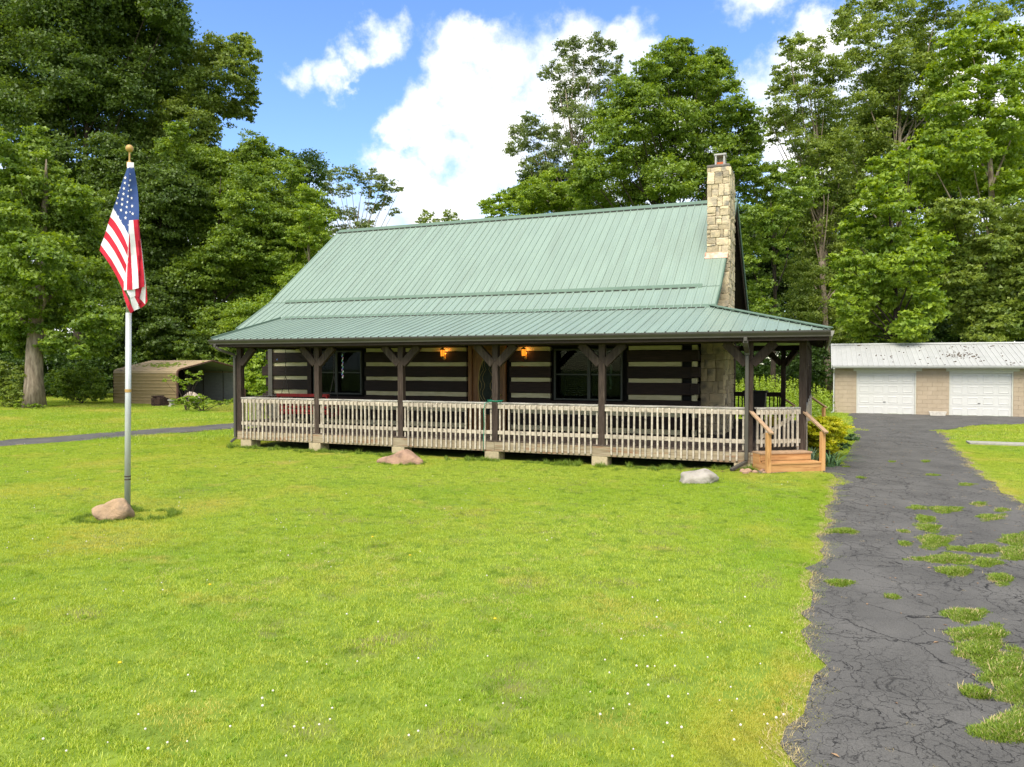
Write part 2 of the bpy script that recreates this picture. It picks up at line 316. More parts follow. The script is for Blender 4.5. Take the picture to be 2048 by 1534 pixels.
WO = {}   # world origin of each object
def empty(name, loc, label, cat, group=None):
    o = bpy.data.objects.new(name, None); COL.objects.link(o); o.location = loc; o.empty_display_size = .3
    WO[o.name] = Vector(loc); o['label'] = label; o['category'] = cat
    if group: o['group'] = group
    return o
def link(name, me, wloc, parent=None):
    o = bpy.data.objects.new(name, me); COL.objects.link(o)
    if parent is not None: o.parent = parent; o.location = Vector(wloc)-WO[parent.name]
    else: o.location = wloc
    WO[o.name] = Vector(wloc); return o
def build(name, mb, mats, parent=None, smooth=False, label=None, cat=None, group=None, kind=None, origin=None):
    mats = mats if isinstance(mats, (list, tuple)) else [mats]
    vs = np.array(mb.v, float); c = (vs.min(0)+vs.max(0))/2
    if parent is None and origin is None: c[2] = vs[:, 2].min()
    if origin is not None: c = np.array(origin, float)
    me = bpy.data.meshes.new(name); me.from_pydata([tuple(p) for p in vs-c], [], mb.f)
    for m in mats: me.materials.append(m)
    if len(mats) > 1: me.polygons.foreach_set('material_index', mb.m)
    if smooth: me.polygons.foreach_set('use_smooth', [True]*len(me.polygons))
    # make normals consistent
    me.update()
    o = link(name, me, c, parent)
    if label: o['label'] = label
    if cat: o['category'] = cat
    if group: o['group'] = group
    if kind: o['kind'] = kind
    return o
_boxes = {}
def box(name, parent, mat, x0, x1, y0, y1, z0, z1, c=0., label=None):
    """axis-aligned board or block, mesh shared between equal sizes"""
    d = (round(x1-x0, 3), round(y1-y0, 3), round(z1-z0, 3)); key = (name, d, mat.name, c)
    if key not in _boxes:
        me = bpy.data.meshes.new(name); mb = MB().box(-d[0]/2, d[0]/2, -d[1]/2, d[1]/2, -d[2]/2, d[2]/2, c)
        me.from_pydata(mb.v, [], mb.f); me.materials.append(mat); _boxes[key] = me
    o = link(name, _boxes[key], ((x0+x1)/2, (y0+y1)/2, (z0+z1)/2), parent)
    if label: o['label'] = label
    return o
def struct(name, mb, mats, **k): return build(name, mb, mats, kind='structure', **k)
def rotz(c, a): return Matrix.Translation(Vector(c)) @ Matrix.Rotation(a, 4, 'Z')
def beam_mtx(p, q):
    """matrix taking unit length along X onto p->q (centre), no scaling"""
    p, q = Vector(p), Vector(q); d = (q-p); rot = d.to_track_quat('X', 'Z').to_matrix().to_4x4()
    return Matrix.Translation((p+q)/2) @ rot, d.length
def strut(mb, p, q, wdt, hgt, c=0., mi=0):
    m, l = beam_mtx(p, q); return mb.box(-l/2, l/2, -wdt/2, wdt/2, -hgt/2, hgt/2, c, mi, m)

# ------------------------------------------------------------------ ground, drive, path
def gz(x, y):
    return .13*math.exp(-((x-1.1)**2+(y+.15)**2)/(2*1.5**2))
def in_poly(x, y, P):
    c = False; j = len(P)-1
    for i in range(len(P)):
        xi, yi = P[i]; xj, yj = P[j]
        if (yi > y) != (yj > y) and x < (xj-xi)*(y-yi)/(yj-yi)+xi: c = not c
        j = i
    return c
G = lambda px, py: tuple(ground_at(px, py))[:2]
left_edge = [G(1500, 1700), G(1545, 1590), G(1568, 1534), G(1600, 1430), G(1625, 1330), G(1612, 1230), G(1625, 1150), G(1645, 1080), G(1655, 1020), G(1672, 975), G(1668, 962), (1.45, .35), (.95, -.15), (.75, -.55)]
steps_edge = [(.30, -.75), (.2, -.2), (1.25, .6), (1.5, .9), (1.9, 2.0), (2.15, 5), (2.45, 9), (2.55, 14), (2.75, 18.5), (2.75, 21.0), (2.6, 22.3), (2.9, 23.42)]
right_edge = [(9.9, 23.42), (11.5, 22.0), (9.9, 18.6), (7.4, 17.6), G(1885, 862), G(1900, 885), G(1930, 915), G(1960, 945), G(1998, 980), G(2048, 1012), (4.75, -4), (4.9, -8), (5.2, -14), (5.2, -20), (.2, -20)]
def ragged(E_, amp):
    out = []
    for a, b in zip(E_[:-1], E_[1:]):
        a, b = Vector(a), Vector(b); n = max(1, int((b-a).length/.22)); nn = Vector((-(b-a).y, (b-a).x)).normalized()
        for k in range(n):
            p = a.lerp(b, k/n); q = .55*math.sin(p.y*3.1+1)+.5*math.sin(p.y*7.3+p.x)+.35*math.sin(p.y*13.7)+random.uniform(-.4, .4); out.append(tuple(p+nn*amp*q))
    out.append(tuple(E_[-1])); return out
left_edge = ragged(left_edge[:11], .075)+left_edge[11:]
re_ = ragged(right_edge[4:11], .09); right_edge = right_edge[:4]+re_+right_edge[11:]
DRIVE = left_edge+steps_edge+right_edge
path_c = [(-23.6, -9.5), (-22.2, -4.2), (-20.95, -.6), (-20.35, 2.2), (-19.65, 5.7), (-18.9, 10), (-18.3, 15)]
def strip_poly(c, wd):
    l, r_ = [], []
    for i, p in enumerate(c):
        a = Vector(c[max(i-1, 0)]); b = Vector(c[min(i+1, len(c)-1)]); d = (b-a).normalized(); n = Vector((-d.y, d.x))
        l.append(tuple(Vector(p)+n*wd/2)); r_.append(tuple(Vector(p)-n*wd/2))
    return l+r_[::-1]
PATH = strip_poly(path_c, 2.2)

def tri_fill(poly, z_of, name, mat, step=.35, noise=.05):
    """sheet over a polygon: resampled ragged outline, triangulated, following the ground"""
    import mathutils.geometry as mg
    pts = []
    for i in range(len(poly)):
        a = Vector(poly[i]); b = Vector(poly[(i+1) % len(poly)]); n = max(1, int((b-a).length/step))
        for k in range(n):
            p = a.lerp(b, k/n)
            if k: p = p+Vector((random.uniform(-noise, noise), random.uniform(-noise, noise)))
            pts.append(p)
    nb = len(pts); xs = [p.x for p in pts]; ys = [p.y for p in pts]
    x = min(xs)+.3
    while x < max(xs):
        y = min(ys)+.3
        while y < max(ys):
            if in_poly(x, y, [tuple(p) for p in pts]) and abs(x-1) < 6 and abs(y) < 6 and min((p-Vector((x, y))).length for p in pts) > .2: pts.append(Vector((x, y)))
            y += .5
        x += .5
    vo, eo, fo, *_ = mg.delaunay_2d_cdt(pts, [(i, (i+1) % nb) for i in range(nb)], [], 1, 1e-5)
    mb = MB(); mb.add([(p.x, p.y, z_of(p.x, p.y)) for p in vo], [tuple(f) for f in fo])
    return struct(name, mb, mat)

def asphalt_mat():
    m, t, b = base_mat('cracked_asphalt'); L = t.links.new
    g = N(t, 'ShaderNodeNewGeometry')
    n = N(t, 'ShaderNodeTexNoise'); n.inputs['Scale'].default_value = 1.3; n.inputs['Detail'].default_value = 5; L(g.outputs['Position'], n.inputs['Vector'])
    cr = N(t, 'ShaderNodeValToRGB'); L(n.outputs[0], cr.inputs[0]); e = cr.color_ramp.elements
    e[0].position = .3; e[0].color = (.072, .069, .063, 1); e[1].position = .7; e[1].color = (.110, .105, .096, 1)
    fine = N(t, 'ShaderNodeTexNoise'); fine.inputs['Scale'].default_value = 110; fine.inputs['Detail'].default_value = 3; L(g.outputs['Position'], fine.inputs['Vector'])
    fr = N(t, 'ShaderNodeMapRange'); fr.inputs[1].default_value = .3; fr.inputs[2].default_value = .7; fr.inputs[3].default_value = .72; fr.inputs[4].default_value = 1.3; L(fine.outputs[0], fr.inputs[0])
    mu = N(t, 'ShaderNodeVectorMath', op='SCALE'); L(cr.outputs[0], mu.inputs[0]); L(fr.outputs[0], mu.inputs['Scale'])
    # light scuffs
    sc = N(t, 'ShaderNodeTexNoise'); sc.inputs['Scale'].default_value = 2.6; sc.inputs['Detail'].default_value = 7; sc.inputs['Roughness'].default_value = .7; L(g.outputs['Position'], sc.inputs['Vector'])
    sr = N(t, 'ShaderNodeMapRange'); sr.inputs[1].default_value = .66; sr.inputs[2].default_value = .76; sr.inputs[4].default_value = .5; L(sc.outputs[0], sr.inputs[0])
    sx = N(t, 'ShaderNodeMix', data_type='RGBA'); L(sr.outputs[0], sx.inputs[0]); L(mu.outputs[0], sx.inputs[6]); sx.inputs[7].default_value = (.21, .20, .175, 1)
    # cracks: warped voronoi borders, denser in a band
    wn = N(t, 'ShaderNodeTexNoise'); wn.inputs['Scale'].default_value = 3.2; wn.inputs['Detail'].default_value = 9; wn.inputs['Roughness'].default_value = .62; L(g.outputs['Position'], wn.inputs['Vector'])
    ws = N(t, 'ShaderNodeVectorMath', op='SCALE'); ws.inputs['Scale'].default_value = .42; L(wn.outputs['Color'], ws.inputs[0])
    wa = N(t, 'ShaderNodeVectorMath', op='ADD'); L(g.outputs['Position'], wa.inputs[0]); L(ws.outputs[0], wa.inputs[1])
    flat = N(t, 'ShaderNodeVectorMath', op='MULTIPLY'); flat.inputs[1].default_value = (1, .8, 0); L(wa.outputs[0], flat.inputs[0])
    col = sx.outputs[2]; hgt = None
    for (vs_, wd, lo, hi, ns) in ((.5, .0040, .30, .50, .5), (1.5, .0065, .42, .54, .5), (3.6, .011, .45, .58, .6), (8.0, .019, .48, .60, .8)):
        v = N(t, 'ShaderNodeTexVoronoi', feature='DISTANCE_TO_EDGE'); v.inputs['Scale'].default_value = vs_; L(flat.outputs[0], v.inputs['Vector'])
        r = N(t, 'ShaderNodeMapRange'); r.inputs[1].default_value = wd*.25; r.inputs[2].default_value = wd; r.inputs[3].default_value = 1; r.inputs[4].default_value = 0; L(v.outputs['Distance'], r.inputs[0])
        q = N(t, 'ShaderNodeTexNoise'); q.inputs['Scale'].default_value = ns; q.inputs['Detail'].default_value = 4; st = N(t, 'ShaderNodeVectorMath', op='MULTIPLY'); st.inputs[1].default_value = (1, .28, 1); L(g.outputs['Position'], st.inputs[0]); L(st.outputs[0], q.inputs['Vector'])
        qr = N(t, 'ShaderNodeMapRange'); qr.inputs[1].default_value = lo; qr.inputs[2].default_value = hi; L(q.outputs[0], qr.inputs[0])
        mm = N(t, 'ShaderNodeMath', op='MULTIPLY'); L(r.outputs[0], mm.inputs[0]); L(qr.outputs[0], mm.inputs[1])
        x = N(t, 'ShaderNodeMix', data_type='RGBA'); L(mm.outputs[0], x.inputs[0]); L(col, x.inputs[6]); x.inputs[7].default_value = (.014, .013, .012, 1); col = x.outputs[2]
        if hgt is None: hgt = mm.outputs[0]
        else:
            a = N(t, 'ShaderNodeMath', op='MAXIMUM'); L(hgt, a.inputs[0]); L(mm.outputs[0], a.inputs[1]); hgt = a.outputs[0]
    L(col, b.inputs['Base Color']); b.inputs['Roughness'].default_value = .85
    bp = N(t, 'ShaderNodeBump'); bp.inputs['Strength'].default_value = .6; bp.inputs['Distance'].default_value = -.012; L(hgt, bp.inputs['Height'])
    b2 = N(t, 'ShaderNodeBump'); b2.inputs['Strength'].default_value = .35; b2.inputs['Distance'].default_value = .004; L(fine.outputs[0], b2.inputs['Height']); L(bp.outputs[0], b2.inputs['Normal']); L(b2.outputs[0], b.inputs['Normal'])
    return m
asphalt = asphalt_mat()
soil = M('lawn_soil', (.10, .16, .012), (.18, .25, .025), 3, .95, .5, world=True, c3=(.16, .13, .06), scale3=.9, lo3=.55, hi3=.75, detail=10)
def ground_sheet():
    xs = sorted(set([-400, -150, -80, -60]+[x for x in range(-50, 31, 2)]+[x*.5 for x in range(-10, 16)]+[45, 80, 200, 400]))
    ys = sorted(set([-300, -100, -40, -25]+[y for y in range(-20, 61, 2)]+[y*.5 for y in range(-12, 13)]+[80, 120, 400, 900]))
    mb = MB(); nx = len(xs)
    for y in ys:
        for x in xs: mb.v.append((x, y, gz(x, y)))
    for j in range(len(ys)-1):
        for i in range(nx-1): mb.f.append((j*nx+i, j*nx+i+1, (j+1)*nx+i+1, (j+1)*nx+i)); mb.m.append(0)
    return struct('lawn', mb, soil, smooth=True, origin=(0, 0, 0))
ground_sheet()
tri_fill(DRIVE, lambda x, y: gz(x, y)+.012, 'driveway', asphalt)
tri_fill(PATH, lambda x, y: gz(x, y)+.012, 'path', asphalt, .6)
tri_fill([(-1.5, -.35), (-.4, -.55), (.35, -.62), (.55, .2), (.1, .5), (-1.5, .3)], lambda x, y: gz(x, y)+.008, 'mulch_bed', mulch_m, .3)
tri_fill([G(400, 822), G(480, 826), G(560, 812), G(470, 806)], lambda x, y: .008, 'mulch_bed', mulch_m, .5)

# ------------------------------------------------------------------ the log cabin
cabin = empty('log_cabin', (-7, 5, 0), 'log cabin with green metal roof and full-width covered front porch', 'house')
DZ = .50            # deck height
WY = 2.40           # front wall
# --- front wall: logs, chinking, openings
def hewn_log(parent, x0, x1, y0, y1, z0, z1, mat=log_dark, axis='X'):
    mb = MB(); L_ = (x1-x0) if axis == 'X' else (y1-y0); n = max(2, int(L_/.35)); ring = []
    for i in range(n+1):
        t = i/n; c = .02
        a = [(-1, -1), (-1, 1), (1, 1), (1, -1)]
        o = len(mb.v)
        for (u, v) in ((-1, -1+.12), (-1, 1-.12), (-1+.3, 1), (1-.3, 1), (1, 1-.12), (1, -1+.12), (1-.3, -1), (-1+.3, -1)):
            jy = random.uniform(-.010, .010); jz = random.uniform(-.010, .010)
            if axis == 'X': mb.v.append((x0+L_*t, (y0+y1)/2+u*(y1-y0)/2+jy, (z0+z1)/2+v*(z1-z0)/2+jz))
            else: mb.v.append(((x0+x1)/2+u*(x1-x0)/2+jy, y0+L_*t, (z0+z1)/2+v*(z1-z0)/2+jz))
        ring.append(o)
    for i in range(n):
        for k in range(8):
            f = (ring[i]+k, ring[i]+(k+1) % 8, ring[i+1]+(k+1) % 8, ring[i+1]+k)
            mb.f.append(f if axis == 'Y' else f[::-1]); mb.m.append(0)
    mb.f.append(tuple(ring[0]+k for k in range(8))); mb.f.append(tuple(ring[n]+k for k in reversed(range(8)))); mb.m += [0, 0]
    return build('log', mb, mat, parent)
CH = [(.565, .70), (1.02, 1.155), (1.455, 1.58), (1.90, 2.01), (2.325, 2.44), (2.75, 2.86)]   # chinking bands
front = build('front_wall', MB().box(-15.0, -1.55, WY+.12, WY+.20, .05, 3.62), dark_in, cabin)
spans = [(-14.98, -13.42), (-11.33, -7.91), (-6.58, -5.37), (-3.25, -1.62)]
edges = [.28]+[v for b_ in CH for v in b_]+[3.12]
for si, (x0, x1) in enumerate(spans):
    for k in range(0, len(edges), 2):
        e0 = x0-(.22 if si == 0 else 0); e1 = x1+(.02 if si == 3 else 0)
        if si == 0 and k % 4: e0 = x0
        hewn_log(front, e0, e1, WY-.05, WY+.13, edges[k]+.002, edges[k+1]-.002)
    for (a, b_) in CH:
        box('chinking_strip', front, chink, x0+.03, x1-(.03 if si < 3 else .23), WY+.0, WY+.12, a, b_)
# log over the openings and under windows
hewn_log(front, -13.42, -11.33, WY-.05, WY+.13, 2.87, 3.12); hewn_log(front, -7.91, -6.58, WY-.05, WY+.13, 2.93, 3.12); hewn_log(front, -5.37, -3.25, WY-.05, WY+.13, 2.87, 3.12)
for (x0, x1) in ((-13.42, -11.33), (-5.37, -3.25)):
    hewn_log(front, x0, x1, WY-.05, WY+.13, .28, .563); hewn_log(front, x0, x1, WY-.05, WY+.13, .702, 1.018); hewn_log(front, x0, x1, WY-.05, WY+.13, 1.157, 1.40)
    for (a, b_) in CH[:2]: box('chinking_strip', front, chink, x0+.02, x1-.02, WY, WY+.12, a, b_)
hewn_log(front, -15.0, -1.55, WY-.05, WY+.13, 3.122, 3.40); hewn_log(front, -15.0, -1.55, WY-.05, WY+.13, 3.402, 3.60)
# interlocking corner log ends at the right-hand corner and the side wall
side = build('side_wall', MB().box(-1.80, -1.70, WY+.2, 12.5, .05, 3.5), beam_h, cabin)
lg = [(edges[k], edges[k+1]) for k in range(0, len(edges), 2)]
for i, (a, b_) in enumerate(lg):
    off = .04 if i % 2 else .12
    box('log_end', side, log_dark, -1.60, -1.42+off*.4, WY-.16+off*.4, WY+.13, a+.03, b_-.01, .012)
for (a, b_) in CH:
    box('chinking_block', side, chink, -1.585, -1.46, WY-.02, WY+.1, a-.01, b_+.01, .008)
for i, (a, b_) in enumerate(lg): hewn_log(side, -1.74, -1.61, WY+.14, 3.6, a, b_, axis='Y')
for i, (a, b_) in enumerate(lg): hewn_log(side, -1.74, -1.61, 6.05, 12.5, a, b_, axis='Y')
for (a, b_) in CH: box('chinking_strip', side, chink, -1.73, -1.63, WY+.14, 12.45, a, b_)
left = build('left_wall', MB().box(-15.0, -14.9, WY+.2, 12.5, .05, 3.6), beam_h, cabin)
for i, (a, b_) in enumerate(lg):
    box('log_end', left, log_dark, -15.22, -14.96, WY+.135, WY+.30, a+.10, b_+.06, .012)
build('back_wall', MB().box(-15.0, -1.55, 12.5, 12.6, .05, 3.6), beam_h, cabin)
build('foundation_wall', MB().box(-14.9, -1.7, WY+.02, WY+.1, 0, .28), cap_m, cabin)
box('corner_board', front, gutter_m, -14.93, -14.77, WY-.09, WY-.052, .5, 3.1)
# gables
def gable(name, x0, x1, xo):
    g = build(name, MB().prism([(2.6, 3.5), (12.4, 3.5), (11.2, 4.5), (7.5, 7.28), (3.8, 4.5)], x0, x1, 'X'), beam_h, cabin)
    z = 3.55
    while z < 7.1:
        def half(zz): return 4.9-(zz-3.5)/(3.78)*4.9
        h = half(z+.2)
        if h > .1: box('siding_board', g, beam_h, min(xo, xo+.02), max(xo, xo+.02), 7.5-h, 7.5+h, z, z+.19)
        z += .2
    return g
gable('right_gable', -1.60, -1.52, -1.52); gable('left_gable', -15.0, -14.92, -15.02)

# --- windows
def window(x0, x1, z0, z1, mull, grid=False):
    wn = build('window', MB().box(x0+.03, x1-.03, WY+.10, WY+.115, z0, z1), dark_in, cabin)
    f = MB(); t = .05
    for (a, b_, c, d) in ((x0, x1, z0, z0+t), (x0, x1, z1-t, z1), (x0, x0+t, z0+t, z1-t), (x1-t, x1, z0+t, z1-t)): f.box(a, b_, WY-.065, WY+.02, c, d, .006)
    for m in mull: f.box(m-.045, m+.045, WY-.06, WY+.02, z0+t, z1-t, .006)
    zm = (z0+z1)/2; f.box(x0+t, x1-t, WY-.035, WY+.012, zm-.018, zm+.018)
    build('window_frame', f, frame_dark, wn)
    xs = [x0+t]+list(mull)+[x1-t]
    for i in range(len(xs)-1):
        for (za, zb) in ((z0+t, zm-.018), (zm+.018, z1-t)):
            box('pane', wn, glass, xs[i]+(.045 if i else 0), xs[i+1]-(.045 if i < len(xs)-2 else 0), WY-.015, WY-.010, za, zb)
    return wn
w1 = window(-13.20, -11.43, 1.46, 2.80, [-12.35])
for x in (-13.40, -13.20+.0): box('jamb_post', front, log_dark, x-.01, x+.14 if x < -13.3 else x, WY-.09, WY-.052, .5, 3.1) if x < -13.3 else None
w2 = window(-5.27, -3.37, 1.41, 2.80, [-4.29])
for wn_, x0, x1 in ((w2, -4.98, -4.36), (w2, -4.2, -3.95)):
    for k in range(24):
        z = 1.48+k*.052
        mb = MB().box(x0, x1, -.02, .02, -.002, .002, mtx=Matrix.Translation((0, WY+.07, z)) @ Matrix.Rotation(R(35), 4, 'X'))
        build('blind_slat', mb, blind, wn_)
cu = MB()
for k in range(12):
    x = -3.72+.018*math.sin(k*1.3)
    cu.box(x-.03, x+.03, WY+.05, WY+.07, 1.72+k*.08, 1.80+k*.08)
build('curtain_tie', cu, M('curtain_sage', (.28, .36, .30), (.2, .27, .22), 5, .8), w2)
# reflected-window lattice in the left-hand window, modelled as bars behind the glass
lt = MB()
for k in range(4): lt.box(-13.1+k*.17, -13.08+k*.17, WY+.06, WY+.075, 1.98, 2.5)
for k in range(4): lt.box(-13.12, -12.5, WY+.06, WY+.075, 2.02+k*.14, 2.035+k*.14)
build('reflected_lattice', lt, blind, w1)

# --- front door
door = build('front_door', MB().box(-7.74, -6.80, WY-.005, WY+.05, DZ+.02, 2.80, .004), door_wood, cabin)
f = MB()
f.box(-7.86, -7.74, WY-.06, WY+.06, DZ, 2.92, .006); f.box(-6.80, -6.70, WY-.06, WY+.06, DZ, 2.92, .006); f.box(-7.74, -6.80, WY-.06, WY+.06, 2.805, 2.92, .006)
build('door_frame', f, door_wood, door)
oc = Vector((-7.27, WY-.02, 1.78)); ov = MB(); n = 28
ov.add([(oc.x+.27*math.cos(2*math.pi*k/n), oc.y, oc.z+.82*math.sin(2*math.pi*k/n)) for k in range(n)], [tuple(range(n))])
build('oval_glass', ov, M('door_oval_glass', (.010, .014, .010), (.022, .028, .018), 14, .55, spec=.12), door)
ca = MB(); ca.tube([(oc.x+.28*math.cos(2*math.pi*k/n), oc.y-.004, oc.z+.83*math.sin(2*math.pi*k/n)) for k in range(n+1)], .012, 6)
for s_ in (-1, 1):
    for (a0, b0) in ((.05, .16), (.14, .25)):
        ca.tube([(oc.x+s_*(a0+(b0-a0)*abs(math.sin(t*2*math.pi/.9)))*math.sqrt(max(.02, 1-(t/.82)**2)), oc.y-.004, oc.z+t) for t in [(-.75+i*.1) for i in range(16)]], .005, 4)
build('door_caming', ca, brass, door)
hd = MB(); hd.tube([(-6.86, WY-.01, 1.36), (-6.86, WY-.07, 1.34), (-6.86, WY-.07, 1.16), (-6.86, WY-.01, 1.14)], .010, 6); hd.sphere((-6.86, WY-.02, 1.52), .032, 10, 6); hd.sphere((-6.86, WY-.02, 1.36), .03, 10, 6)
build('door_handle', hd, brass, door)

# --- deck
deck = build('porch_deck', MB().box(-14.0, .0, .12, WY, DZ-.30, DZ-.05), beam_h, cabin)
bw = .141
x = -14.06
while x < 1.10:
    x1 = min(x+bw-.006, 1.14); ya = -.055; yb = WY if x1 < -1.45 else 10.0
    if x > .05: ya = (x-.05)*.68-.03; yb = 10.0-(x-.05)*.68
    box('deck_board', deck, deck_wood, x, x1, ya, yb, DZ-.035, DZ, .004); x += bw
for (a, b_) in ((-14.05, -10.1), (-10.095, -6.0), (-5.995, -2.9), (-2.895, .06)):
    box('rim_board', deck, rim_wood, a, b_, -.052, -.014, DZ-.27, DZ-.036, .004)
mb = MB(); strut(mb, (.06, -.08, DZ-.155), (1.12, .64, DZ-.155), .04, .235, .004); build('rim_board', mb, rim_wood, deck)
box('rim_board', deck, rim_wood, 1.10, 1.138, .66, 9.3, DZ-.27, DZ-.036, .004)
box('rim_board', deck, rim_wood, -14.10, -14.062, -.05, WY, DZ-.27, DZ-.036, .004)
box('joist', deck, beam_h, -14.0, 0, .3, .34, DZ-.30, DZ-.04)
for i, x in enumerate((-13.73, -11.35, -8.72, -6.05, -3.30, -.08)):
    box('pier_block', cabin, block_m, x-.21, x+.17, -.05, .16, -.1, DZ-.272, .012)
    box('pier_block', cabin, block_m, x-.21, x+.17, .165, .36, -.1, DZ-.31, .012)
# --- posts, braces, beams
PX = [-13.98, -11.29, -8.66, -5.98, -3.27, .02]
BT = 2.84; BH = 3.02
def post(x, y, z0=DZ, s=.075):
    mb = MB(); n = 10
    for i in range(n+1):
        z = z0+(BT-z0)*i/n; j = [(random.uniform(-.004, .004), random.uniform(-.004, .004)) for _ in range(4)]
        c = .008
        for (u, v, q) in ((-1, -1, 0), (1, -1, 1), (1, 1, 2), (-1, 1, 3)): mb.v.append((x+u*s+j[q][0], y+v*s+j[q][1], z))
    for i in range(n):
        for k in range(4): mb.f.append((i*4+k, i*4+(k+1) % 4, i*4+4+(k+1) % 4, i*4+4+k)); mb.m.append(0)
    mb.f.append((3, 2, 1, 0)); mb.f.append((n*4, n*4+1, n*4+2, n*4+3)); mb.m += [0, 0]
    return build('porch_post', mb, beam_dark, cabin)
def brace(p, x, y, dx, dy, L_=.46):
    s_ = Vector((dx, dy, 0)); b0 = Vector((x, y, BT-L_))+s_*.06; b1 = Vector((x, y, BT+.01))+s_*(.06+L_)
    mb = MB(); strut(mb, b0, b1, .12, .19, .008); return build('brace', mb, beam_dark, p)
for i, x in enumerate(PX):
    p = post(x, .022)
    if i > 0: brace(p, x, 0, -1, 0)
    brace(p, x, 0, 1, 0)
RY = [.68, 3.0, 5.25, 7.4, 9.32]
for i, y in enumerate(RY):
    p = post(1.085, y)
    if i: brace(p, 1.085, y, 0, -1)
    if i < 4: brace(p, 1.085, y, 0, 1)
pb = post(.27, 9.95); brace(pb, .27, 9.95, -1, 0); brace(pb, .27, 9.95, .78, -.6)
box('porch_beam', cabin, beam_h, -14.1, .16, -.07, .07, BT, BH); box('porch_beam', cabin, beam_h, 1.015, 1.155, .6, 9.4, BT, BH)
mb = MB(); strut(mb, (.06, -.01, (BT+BH)/2), (1.12, .72, (BT+BH)/2), .13, BH-BT-.004); build('porch_beam', mb, beam_h, cabin)
mb = MB(); strut(mb, (1.1, 9.28, (BT+BH)/2), (.22, 10.0, (BT+BH)/2), .13, BH-BT-.004); build('porch_beam', mb, beam_h, cabin)
box('porch_beam', cabin, beam_h, -1.45, .3, 9.88, 10.02, BT, BH); box('porch_beam', cabin, beam_h, -14.05, -13.91, .08, WY, BT, BH)

# --- railings: cap, face rail, bottom rail, balusters
def baluster_mesh(h, s=.019):
    mb = MB(); b_ = .02
    mb.add([(-s, -s, b_), (s, -s, b_), (s, s, 0), (-s, s, 0), (-s, -s, h-b_), (s, -s, h-b_), (s, s, h), (-s, s, h)],
           [(3, 2, 1, 0), (4, 5, 6, 7), (0, 1, 5, 4), (1, 2, 6, 5), (2, 3, 7, 6), (3, 0, 4, 7)]); return mb
_bal = {}
def railing(p, q, bal_z0, bal_z1, n, white=True, gap=.10, name='porch_railing', diag=False, outside=1):
    """p,q plan points of the rail line; balusters hang on the outer face"""
    P, Q = Vector((*p, 0)), Vector((*q, 0)); d = (Q-P); L_ = d.length; d.normalize(); a = math.atan2(d.y, d.x); nrm = Vector((d.y, -d.x, 0))*outside
    wm, cm = (paint_white, rail_top_m) if white else (deck_side, deck_side)
    C_ = (P+Q)/2
    m4 = lambda off, z: Matrix.Translation(C_+nrm*off+Vector((0, 0, z))) @ Matrix.Rotation(a, 4, 'Z')
    mb = MB(); mb.box(-L_/2, L_/2, -.07, .07, -.018, .018, .004, 0, m4(.0, 1.420)); 
    rl = build(name, mb, cm, cabin)
    b2 = MB(); b2.box(-L_/2, L_/2, -.019, .019, -.058, .058, .003, 0, m4(.035, 1.342)); build('top_rail', b2, wm, rl)
    b3 = MB(); b3.box(-L_/2, L_/2, -.019, .019, -.045, .045, .003, 0, m4(.035, .698)); build('bottom_rail', b3, wm, rl)
    h = bal_z1-bal_z0; key = (round(h, 3), white)
    if key not in _bal:
        me = bpy.data.meshes.new('baluster'); t_ = baluster_mesh(h); me.from_pydata(t_.v, [], t_.f); me.materials.append(wm); _bal[key] = me
    for k in range(n):
        s_ = gap+(L_-2*gap)*k/(n-1)+random.uniform(-.008, .008)
        o = link('baluster', _bal[key], P+d*s_+nrm*.075+Vector((0, 0, bal_z0)), rl); o.rotation_euler = (random.uniform(-.004, .004), random.uniform(-.008, .008), a+(0 if outside > 0 else math.pi))
    for s_ in (.04, L_-.04):
        b4 = MB(); b4.box(-.019, .019, -.019, .019, DZ, 1.28, 0, 0, Matrix.Translation(P+d*s_+nrm*.0) @ Matrix.Rotation(a, 4, 'Z')); build('end_support', b4, wm, rl)
    if diag:
        b5 = MB(); A = P+d*.12+nrm*.005; B = P+d*(L_-.12)+nrm*.005; strut(b5, (A.x, A.y, .78), (B.x, B.y, 1.26), .03, .075); build('diagonal_brace', b5, wm, rl)
    return rl
nb_ = [17, 17, 17, 17, 21]
for i in range(5): railing((PX[i]+.08, 0), (PX[i+1]-.08, 0), .255, 1.392, [18, 17, 17, 17, 22][i], gap=.17 if i else .08)
railing((.15, .05), (1.02, .62), .57, 1.392, 9, gap=.09, name='porch_gate', diag=True)
for i in range(4): railing((1.085, RY[i]+.08), (1.085, RY[i+1]-.08), .255, 1.392, 15, gap=.1)
railing((.20, 9.95), (-1.42, 9.95), .56, 1.392, 12, white=False)
railing((-13.98, WY-.06), (-13.98, .08), .255, 1.392, 15)

